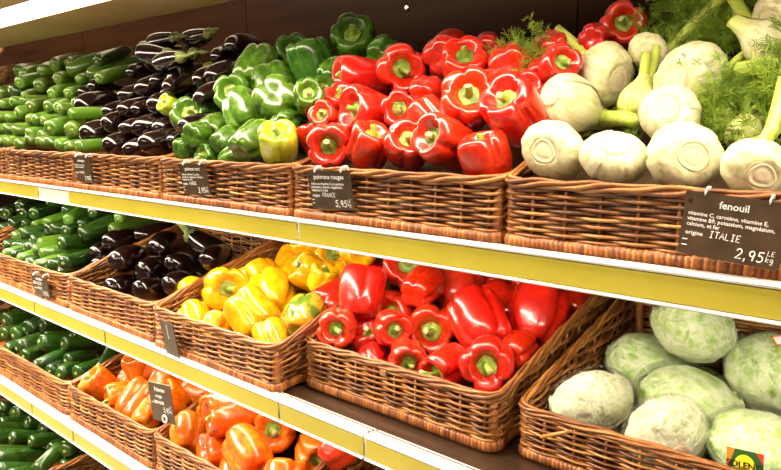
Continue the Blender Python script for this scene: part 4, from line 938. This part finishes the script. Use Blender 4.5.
# ------------------------------------------------------------------ settle the heaps: nothing may cut into anything else
def settle(bodies, zcap, iters=620):
    n = len(bodies); own = np.concatenate([[i] * len(bd[1]) for i, bd in enumerate(bodies)])
    C0 = np.array([tuple(c) for bd in bodies for c in bd[1]]); R = np.array([r for bd in bodies for r in bd[2]])
    mob = np.array([bd[3] for bd in bodies]); D = np.zeros((n, 3)); SC = np.ones(n)
    cen = np.array([np.mean(C0[own == i], 0) for i in range(n)]); view = cen - np.array(CAM); view /= np.linalg.norm(view, axis=1)[:, None]
    lim = (R[:, None] + R[None, :]); same = own[:, None] == own[None, :]
    near = (np.linalg.norm(C0[:, None] - C0[None], axis=2) < lim + .16) & ~same; I, J = np.where(np.triu(near))
    for it in range(iters):
        C = C0 + D[own]; v = C[I] - C[J]; d = np.linalg.norm(v, axis=1) + 1e-9; pen = lim[I, J] - d; k = pen > 0
        mv = np.zeros((n, 3)); ct = np.zeros(n) + 1e-9
        if k.any():
            oi, oj = own[I[k]], own[J[k]]; dirn = v[k] / d[k][:, None]; wi = mob[oi] / (mob[oi] + mob[oj]); push = dirn * pen[k][:, None]
            np.add.at(mv, oi, push * wi[:, None]); np.add.at(ct, oi, 1); np.add.at(mv, oj, -push * (1 - wi)[:, None]); np.add.at(ct, oj, 1)
        D += mv / np.maximum(1, ct * .45)[:, None]
        # stay near the line along which the piece is seen; give way in depth first
        if it < iters - 300:
            al = (D * view).sum(1)[:, None] * view; D = al * .997 + (D - al) * .975
        # walls of the baskets, their floors, the shelf above and the panel behind
        C = C0 + D[own]
        fix = np.zeros((n, 3))
        def shove(mask, axis, amount):
            for q in np.where(mask)[0]:
                if abs(amount[q]) > abs(fix[own[q], axis]): fix[own[q], axis] = amount[q]
        shove(C[:, 1] + R > YB - .004, 1, YB - .004 - R - C[:, 1])
        shove(C[:, 2] + R > zcap, 2, zcap - R - C[:, 2])
        for x0, x1, y, z, hf, hb in bk_here:
            inx = (C[:, 0] > x0) & (C[:, 0] < x1) & (C[:, 1] > y - .02) & (C[:, 1] < y + BD)
            rim = z + hf + (hb - hf) * np.clip((C[:, 1] - y) / BD, 0, 1) + .006
            shove(inx & (C[:, 2] - R < z + .017), 2, z + .017 + R - C[:, 2])
            # nearest point of a wall below its rim
            for ax_, pos, sg in ((1, y + .010, 1), (0, x0 + .016, 1), (0, x1 - .016, -1), (1, y + BD - .022, -1)):
                rz = z + hf + .008 if (ax_, sg) == (1, 1) else (z + hb if ax_ == 1 else rim)
                dzv = np.maximum(0, C[:, 2] - rz); need = np.sqrt(np.maximum(0, R * R - dzv * dzv)); gap = (C[:, ax_] - pos) * sg
                shove(inx & (gap < need) & (dzv < R), ax_, (need - gap) * sg)
        D += fix * .6
        # pieces that are still wedged at the end turn out a little smaller (by a seventh at most)
        if it in (iters - 200, iters - 150, iters - 100):
            C = C0 + D[own]; v = C[I] - C[J]; d = np.linalg.norm(v, axis=1); pen = lim[I, J] - d; worst = np.zeros(n)
            np.maximum.at(worst, own[I], pen); np.maximum.at(worst, own[J], pen); rmax = np.array([R[own == i].max() for i in range(n)])
            f = np.maximum(1 - .5 * np.maximum(0, worst - .003) / (2 * rmax), .86 / SC); f = np.minimum(1, f); SC = SC * f
            C0 = cen[own] + (C0 - cen[own]) * f[own][:, None]; R = R * f[own]; lim = R[:, None] + R[None, :]
    for i, bd in enumerate(bodies):
        o = bd[0]; o.location = Vector(cen[i]) + (o.location - Vector(cen[i])) * SC[i] + Vector(D[i]); o.scale = tuple(q * SC[i] for q in o.scale)
    C = C0 + D[own]; return C, R, own
tiers = [(EYE + SHELF_TOP, EYE + .29), (EYE + SHELF_MID, EYE + SHELF_TOP - .055), (EYE + SHELF_LOW, EYE + SHELF_MID - .055), (EYE + SHELF_BOT, EYE + SHELF_LOW - .055)]
for zb, zc in tiers:
    grp = [bd for bd in BODIES if zb - .01 < bd[1][0].z < zc + .06]; bk_here = [q for q in BASKETS if abs(q[3] - zb) < .02]
    C, R, own = settle(grp, zc)
    for t, x0, x1, y, zrel, riser in RISERS:
        if abs(EYE + zrel - zb) > .02: continue
        ya, za, m_, _ = riser; nr = math.hypot(1, m_); inb = (C[:, 0] + R > x0 + .03) & (C[:, 0] - R < x1 - .03) & (C[:, 1] + R > y + .03)
        low = (R - (C[:, 2] - za - m_ * (C[:, 1] - ya)) / nr)[inb]; false_bottom(t, x0, x1, y, zrel, riser, float(low.max()) + .004 if len(low) else .06)
bpy.context.view_layer.update()
# square sticker on the film of the front right lettuce
def sticker(u, v, y, wpx, hpx, full=True):
    c = at_y(u, v, y); sc = depth(c) / FPX; wd, hg = wpx * sc, hpx * sc
    nrm = (c - Vector((tl.matrix_world.translation))).normalized()
    return c, nrm, wd, hg
c0 = tl.matrix_world.translation
e = ray(745, 465).normalized(); o_ = CAM - c0; A = tl.matrix_world.to_3x3().inverted()
S = Vector((dl * .537, dl * .537, dl * .537 * .92 * .72))
oo = A @ o_; ee = A @ e; oo = Vector([oo[i] / S[i] for i in range(3)]); ee = Vector([ee[i] / S[i] for i in range(3)])
aq, bq, cq = ee.dot(ee), 2 * oo.dot(ee), oo.dot(oo) - 1; tt = (-bq - math.sqrt(max(0, bq*bq - 4*aq*cq))) / (2 * aq)
hit = CAM + e * tt; lo = A @ (hit - c0); nl = Vector([lo[i] / S[i] ** 2 for i in range(3)]).normalized(); nw = (tl.matrix_world.to_3x3() @ nl).normalized()
xa = (RT - nw * RT.dot(nw)).normalized(); ya = nw.cross(xa)
sm = Matrix((xa, ya, nw)).transposed().to_4x4(); sm.translation = hit + nw * .0015
stk = obj('sticker', None, tl) if False else None
b = MB(); px = depth(hit) / FPX; hw, hh = 17 * px, 15 * px
def sheet(b, pts, z, mi):
    b.add([(x * hw, y * hh, z) for x, y in pts] + [(x * hw, y * hh, z - .0006) for x, y in pts], [tuple(range(len(pts))), tuple(range(len(pts), 2*len(pts)))[::-1]] + [(k, (k+1) % len(pts), len(pts)+(k+1) % len(pts), len(pts)+k)[::-1] for k in range(len(pts))], mi)
sheet(b, [(-1, -1), (1, -1), (1, 1), (-1, 1)], 0, 0)
sheet(b, [(-1, -1), (-1, .98), (-.55, .98), (-.9, -.2)], .0005, 1); sheet(b, [(1, .98), (.62, .98), (.98, .3)], .0005, 2)
sheet(b, [(.62 * math.cos(PI * k / 14), -.25 + .95 * math.sin(PI * k / 14)) for k in range(15)], .0006, 3)
so = obj('sticker', b.mesh('sticker', [M['st_green'], M['st_orange'], M['st_red'], M['st_yellow']], False), tl, label='green, red and orange brand sticker')
so.matrix_local = tl.matrix_world.inverted() @ sm

# ------------------------------------------------------------------ price signs
def text_mesh(txt, size, m, align='LEFT', bold=0.0):
    c = bpy.data.curves.new('lettering', 'FONT'); c.body = txt; c.size = size; c.align_x = align; c.resolution_u = 2; c.offset = bold
    o = bpy.data.objects.new('lettering', c); COL.objects.link(o)
    me = bpy.data.meshes.new_from_object(o.evaluated_get(bpy.context.evaluated_depsgraph_get())); me.materials.clear(); me.materials.append(m)
    bpy.data.objects.remove(o); bpy.data.curves.remove(c); return me
to = obj('sticker_text', text_mesh('SOLENO', .0125, M['st_black'], 'CENTER', .0004), so, (0, -.004, .0012))
arc = lambda cx, cy, rx, ry, a0, a1, n=8: [(cx + rx * math.cos(math.radians(a0 + (a1-a0)*k/n)), cy + ry * math.sin(math.radians(a0 + (a1-a0)*k/n))) for k in range(n+1)]
GL = {'I': [[(.15, 1), (.85, 1)], [(.5, 1), (.5, 0)], [(.15, 0), (.85, 0)]], 'T': [[(0, 1), (1, 1)], [(.5, 1), (.5, 0)]], 'A': [[(0, 0), (.5, 1), (1, 0)], [(.2, .4), (.8, .4)]],
      'L': [[(.1, 1), (.1, 0), (.9, 0)]], 'E': [[(.9, 1), (.1, 1), (.1, 0), (.9, 0)], [(.1, .5), (.7, .5)]], 'F': [[(.9, 1), (.1, 1), (.1, 0)], [(.1, .5), (.7, .5)]],
      'R': [[(.1, 0), (.1, 1)] + arc(.1, .75, .75, .25, 90, -90) + [(.9, 0)]], 'N': [[(.1, 0), (.1, 1), (.9, 0), (.9, 1)]], 'C': [arc(.55, .5, .45, .5, 60, 300)],
      'M': [[(0, 0), (.1, 1), (.5, .35), (.9, 1), (1, 0)]], 'O': [arc(.5, .5, .45, .5, 0, 360, 14)], 'S': [arc(.5, .75, .4, .25, 30, 270) + arc(.5, .25, .4, .25, 90, -150)],
      'P': [[(.1, 0), (.1, 1)] + arc(.1, .72, .75, .28, 90, -90)], 'G': [arc(.55, .5, .45, .5, 60, 330) + [(.95, .45), (.6, .45)]],
      '2': [arc(.45, .72, .38, .28, 170, -40) + [(.05, 0), (.95, .04)]], ',': [[(.55, .12), (.35, -.22)]], '9': [arc(.48, .7, .36, .28, 0, 360, 12) + [(.84, .7), (.7, 0)]],
      '5': [[(.9, 1), (.25, 1), (.2, .58)] + arc(.42, .32, .45, .32, 100, -140)], '3': [arc(.4, .75, .4, .25, 140, -90) + arc(.4, .25, .45, .25, 90, -140)],
      'k': [[(.1, 1.1), (.1, 0)], [(.8, .65), (.1, .3), (.85, 0)]], 'g': [arc(.45, .38, .36, .3, 0, 360, 12) + [(.82, .6), (.8, -.2)] + arc(.45, -.2, .35, .2, 0, -150)], '-': [[(0, .5), (1, .5)]]}
def hand_mesh(txt, h, adv=.78, pen=.09):
    """chalk-pen letters: strokes with a little thickness"""
    b = MB(); x = 0
    for ch in txt:
        if ch == ' ': x += h * .5; continue
        wd = h * (.62 if ch not in 'M' else .8) * (.4 if ch in ',' else 1)
        for st in GL[ch]:
            b.tube([(x + px_ * wd + .12 * py * h, py * h, .0004) for px_, py in st], [(.0003, pen * h)] * len(st) if False else pen * h * .75, 5)
        x += wd + h * (adv - .62)
    for i, v in enumerate(b.v): b.v[i] = (v[0], v[1], .0004 + (v[2] - .0004) * .25)
    return b.mesh('handwriting', M['print'], False)
def sign(par, y, label, title, lines, origin, price, unit, portrait=False, title_size=.0125, body=.0068, hooks=True, pfy=.92):
    cx, cy, cz, yaw, pit, rol, wd, hg = par; k = y / cy
    t = thing('price_sign', label, 'price sign', group='brown price signs clipped to the baskets')
    R = Matrix.Rotation(yaw, 4, 'Z') @ Matrix.Rotation(pit, 4, 'X') @ Matrix.Rotation(rol, 4, 'Y')
    t.matrix_world = Matrix.Translation((cx * k, y, EYE + cz * k)) @ R; wd *= k; hg *= k
    b = MB(); b.box((-wd/2, -.001, -hg/2), (wd/2, .001, hg/2)); obj('plate', b.mesh('plate', M['plate'], False), t)
    b = MB(); b.rings([[(-wd*.44 + .0025*math.cos(2*PI*q/12), yy, hg*.34 + .0025*math.sin(2*PI*q/12)) for q in range(12)] for yy in (-.0013, -.0009)]); obj('hole', b.mesh('hole', M['st_black'], False), t)
    flip = Matrix(((1, 0, 0, 0), (0, 0, -1, 0), (0, 1, 0, 0), (0, 0, 0, 1)))
    def put(me, fx, fy, name='lettering'):
        o = obj(name, me, t); o.matrix_local = Matrix.Translation((-wd/2 + fx*wd, -.0014, hg/2 - fy*hg)) @ flip @ (Matrix.Rotation(PI/2, 4, 'Z') if portrait else Matrix.Identity(4)); return o
    put(text_mesh(title, title_size * wd / .1156, M['print'], 'CENTER', .00015), .5, .215)
    for i, ln in enumerate(lines): put(text_mesh(ln, body * wd / .1156, M['print'], 'LEFT', .0001), .055, .37 + .085 * i)
    if origin:
        put(text_mesh('origine', .0075 * wd / .1156, M['print'], 'LEFT', .0001), .055, .68); put(hand_mesh(origin, .0078 * wd / .1156), .30, .68, 'handwriting')
        for fy in (.83, .92): put(hand_mesh('-', .010), .03, fy, 'handwriting')
    if price:
        put(hand_mesh(price, .0118 * wd / .1156), .58, pfy, 'handwriting')
        put(hand_mesh(unit[0], .0054), .875, pfy - .12, 'handwriting'); put(hand_mesh(unit[1], .0060), .865, pfy - .02, 'handwriting')
    for sx in ((-.30, .32) if hooks else ()):                                   # white plastic hooks over the rim
        b = MB(); b.tube([(sx*wd, -.0015, hg*.46), (sx*wd, -.002, hg*.5), (sx*wd, .004, hg*.5 + .005), (sx*wd, .014, hg*.5 + .005), (sx*wd, .018, hg*.5 - .004)], [(.0010, .0028)] * 5, 6); obj('hook', b.mesh('hook', M['clip']), t)
    return t
sign((-.2408, .88, -.1206, .0075, -.0066, .0818, .1156, .0787), .873, 'brown price sign reading fenouil on the fennel basket', 'fenouil', ['vitamine C, carotène, vitamine E,', 'vitamine B9, potassium, magnésium,', 'calcium, et fer'], 'ITALIE', '2,95', ('LE', 'kg'))
sign((-.9368, .88, -.1157, -.0101, .1498, -.0387, .1157, .0735), .873, 'brown price sign reading poivrons rouges on the red pepper basket', 'poivrons rouges', ['riches en vitamine C et carotène', 'potassium, calcium, magnésium', 'vitamine E et fer'], 'FRANCE', '5,95', ('LE', 'kg'))
sign((-1.3903, .88, -.1183, -.0056, .1557, -.0391, .1124, .0723), .873, 'brown price sign on the green pepper basket', 'poivron vert', ['riche en vitamine C, calcium', 'potassium, magnésium, carotène', 'vitamine E et fer'], 'MAROC', '3,95', ('LE', 'kg'))
sign((-1.9575, .88, -.1174, -.0028, .0963, .0015, .1044, .0716), .873, 'brown price sign on the top shelf eggplant basket', 'aubergine', ['potassium, calcium, fibres', 'magnésium, vitamine C'], 'FRANCE', '2,95', ('LE', 'kg'))
sign((-2.3237, .88, -.5132, -.0033, .1167, -.043, .125, .069), .856, 'grey-brown price sign on the middle shelf zucchini basket', 'courgette', ['potassium, calcium, fibres', 'magnésium, vitamine C'], 'FRANCE', '2,95', ('LE', 'kg'))
sign((-1.5304, .88, -.5425, -.0366, .1768, .0349, .0657, .1273), .845, 'brown price sign hung upright on the yellow pepper basket corner', 'poivron jaune', [], None, None, None, portrait=True, hooks=False)
osign = sign((-1.5922, .88, -.7135, .0008, .0196, -.1419, .1124, .1038), .822, 'tall brown price sign standing among the orange peppers', 'Poivron', ['       orange', '', '--- ESPAGNE'], None, '5,95', ('LE', 'kg'), title_size=.017, body=.0125, hooks=False, pfy=.72)

# ------------------------------------------------------------------ a leafy head at the far left of the lower shelf
lt = thing('leafy_greens', 'bright green leafy bunch left of the dark zucchini', 'leafy greens')
lp = at_y(0, 345, 1.0); lt.location = lp
for k in range(9):
    b = MB(); n = 8; a0 = k * 2.4; vs = []
    for i in range(n + 1):
        for j in range(n + 1):
            s_ = i / n; f = j / n * 2 - 1; wv = .035 * math.sin(PI * (.12 + .8 * s_)); x = wv * f; zz = .10 * s_; out_ = .05 * s_ * s_ + .008 * math.sin(8 * f + 5 * s_) * s_
            vs.append((math.cos(a0) * out_ - math.sin(a0) * x, math.sin(a0) * out_ + math.cos(a0) * x, zz - .03))
    b.add(vs, [(i*(n+1)+j, i*(n+1)+j+1, (i+1)*(n+1)+j+1, (i+1)*(n+1)+j) for i in range(n) for j in range(n)]); obj('leaf', b.mesh('leaf', M['leafgreen']), lt)

# small orange label on the lettuce at the right edge
def label_on(root, d, hr, u, v, wpx, hpx, mats):
    c = root.matrix_world.translation; R3 = root.matrix_world.to_3x3(); inv3 = R3.inverted(); e = ray(u, v).normalized()
    S = Vector((d * .537, d * .537, d * .537 * .92 * hr)); oo = inv3 @ (CAM - c); ee = inv3 @ e
    oo = Vector([oo[i] / S[i] for i in range(3)]); ee = Vector([ee[i] / S[i] for i in range(3)])
    a, b_, c_ = ee.dot(ee), 2 * oo.dot(ee), oo.dot(oo) - 1; disc = b_ * b_ - 4 * a * c_
    if disc < 0: return
    hit = CAM + e * ((-b_ - math.sqrt(disc)) / (2 * a)); lo = inv3 @ (hit - c); nw = (R3 @ Vector([lo[i] / S[i] ** 2 for i in range(3)])).normalized()
    xa = (RT - nw * RT.dot(nw)).normalized(); ya = nw.cross(xa); m = Matrix((xa, ya, nw)).transposed().to_4x4(); m.translation = hit + nw * .0015
    px = depth(hit) / FPX; hw, hh = wpx * px / 2, hpx * px / 2; b = MB()
    b.box((-hw, -hh, -.0005), (hw, hh, 0), 0); b.box((-hw * .75, -hh * .75, 0), (hw * .75, hh * .75, .0004), 1)
    o = obj('label', b.mesh('label', mats, False), root, label='small orange label'); o.matrix_local = root.matrix_world.inverted() @ m
label_on(tr_, dr_, 1.0, 780, 341, 13, 13, [M['st_orange'], M['print']])
# a loose rod end on the lettuce basket and a pale tag on the red pepper basket
b = MB(); lb = LETB.matrix_world.inverted() if False else Matrix.Translation(-LETB.location)
b.tube([lb @ at_y(541, 437, .957), lb @ at_y(556, 434, .952), lb @ at_y(572, 431, .955)], [.0032, .003, .0026], 6); me = b.mesh('loose_rod', M['wicker']); rod_attr(me, [.95] * len(b.v)); obj('loose_rod', me, LETB)
b = MB(); p = at_y(383, 373, .932) - REDB.location; b.box((p.x - .007, p.y - .002, p.z - .005), (p.x + .007, p.y + .002, p.z + .005)); obj('pale_tag', b.mesh('pale_tag', M['potato'], False), REDB)

# white clip ring that holds the orange pepper sign on the rim
b = MB(); b.tube([(.012 + .009 * math.cos(2*PI*k/16), -.004, -.038 + .009 * math.sin(2*PI*k/16)) for k in range(16)], .0022, 6, True); obj('clip_ring', b.mesh('clip_ring', M['clip']), osign)
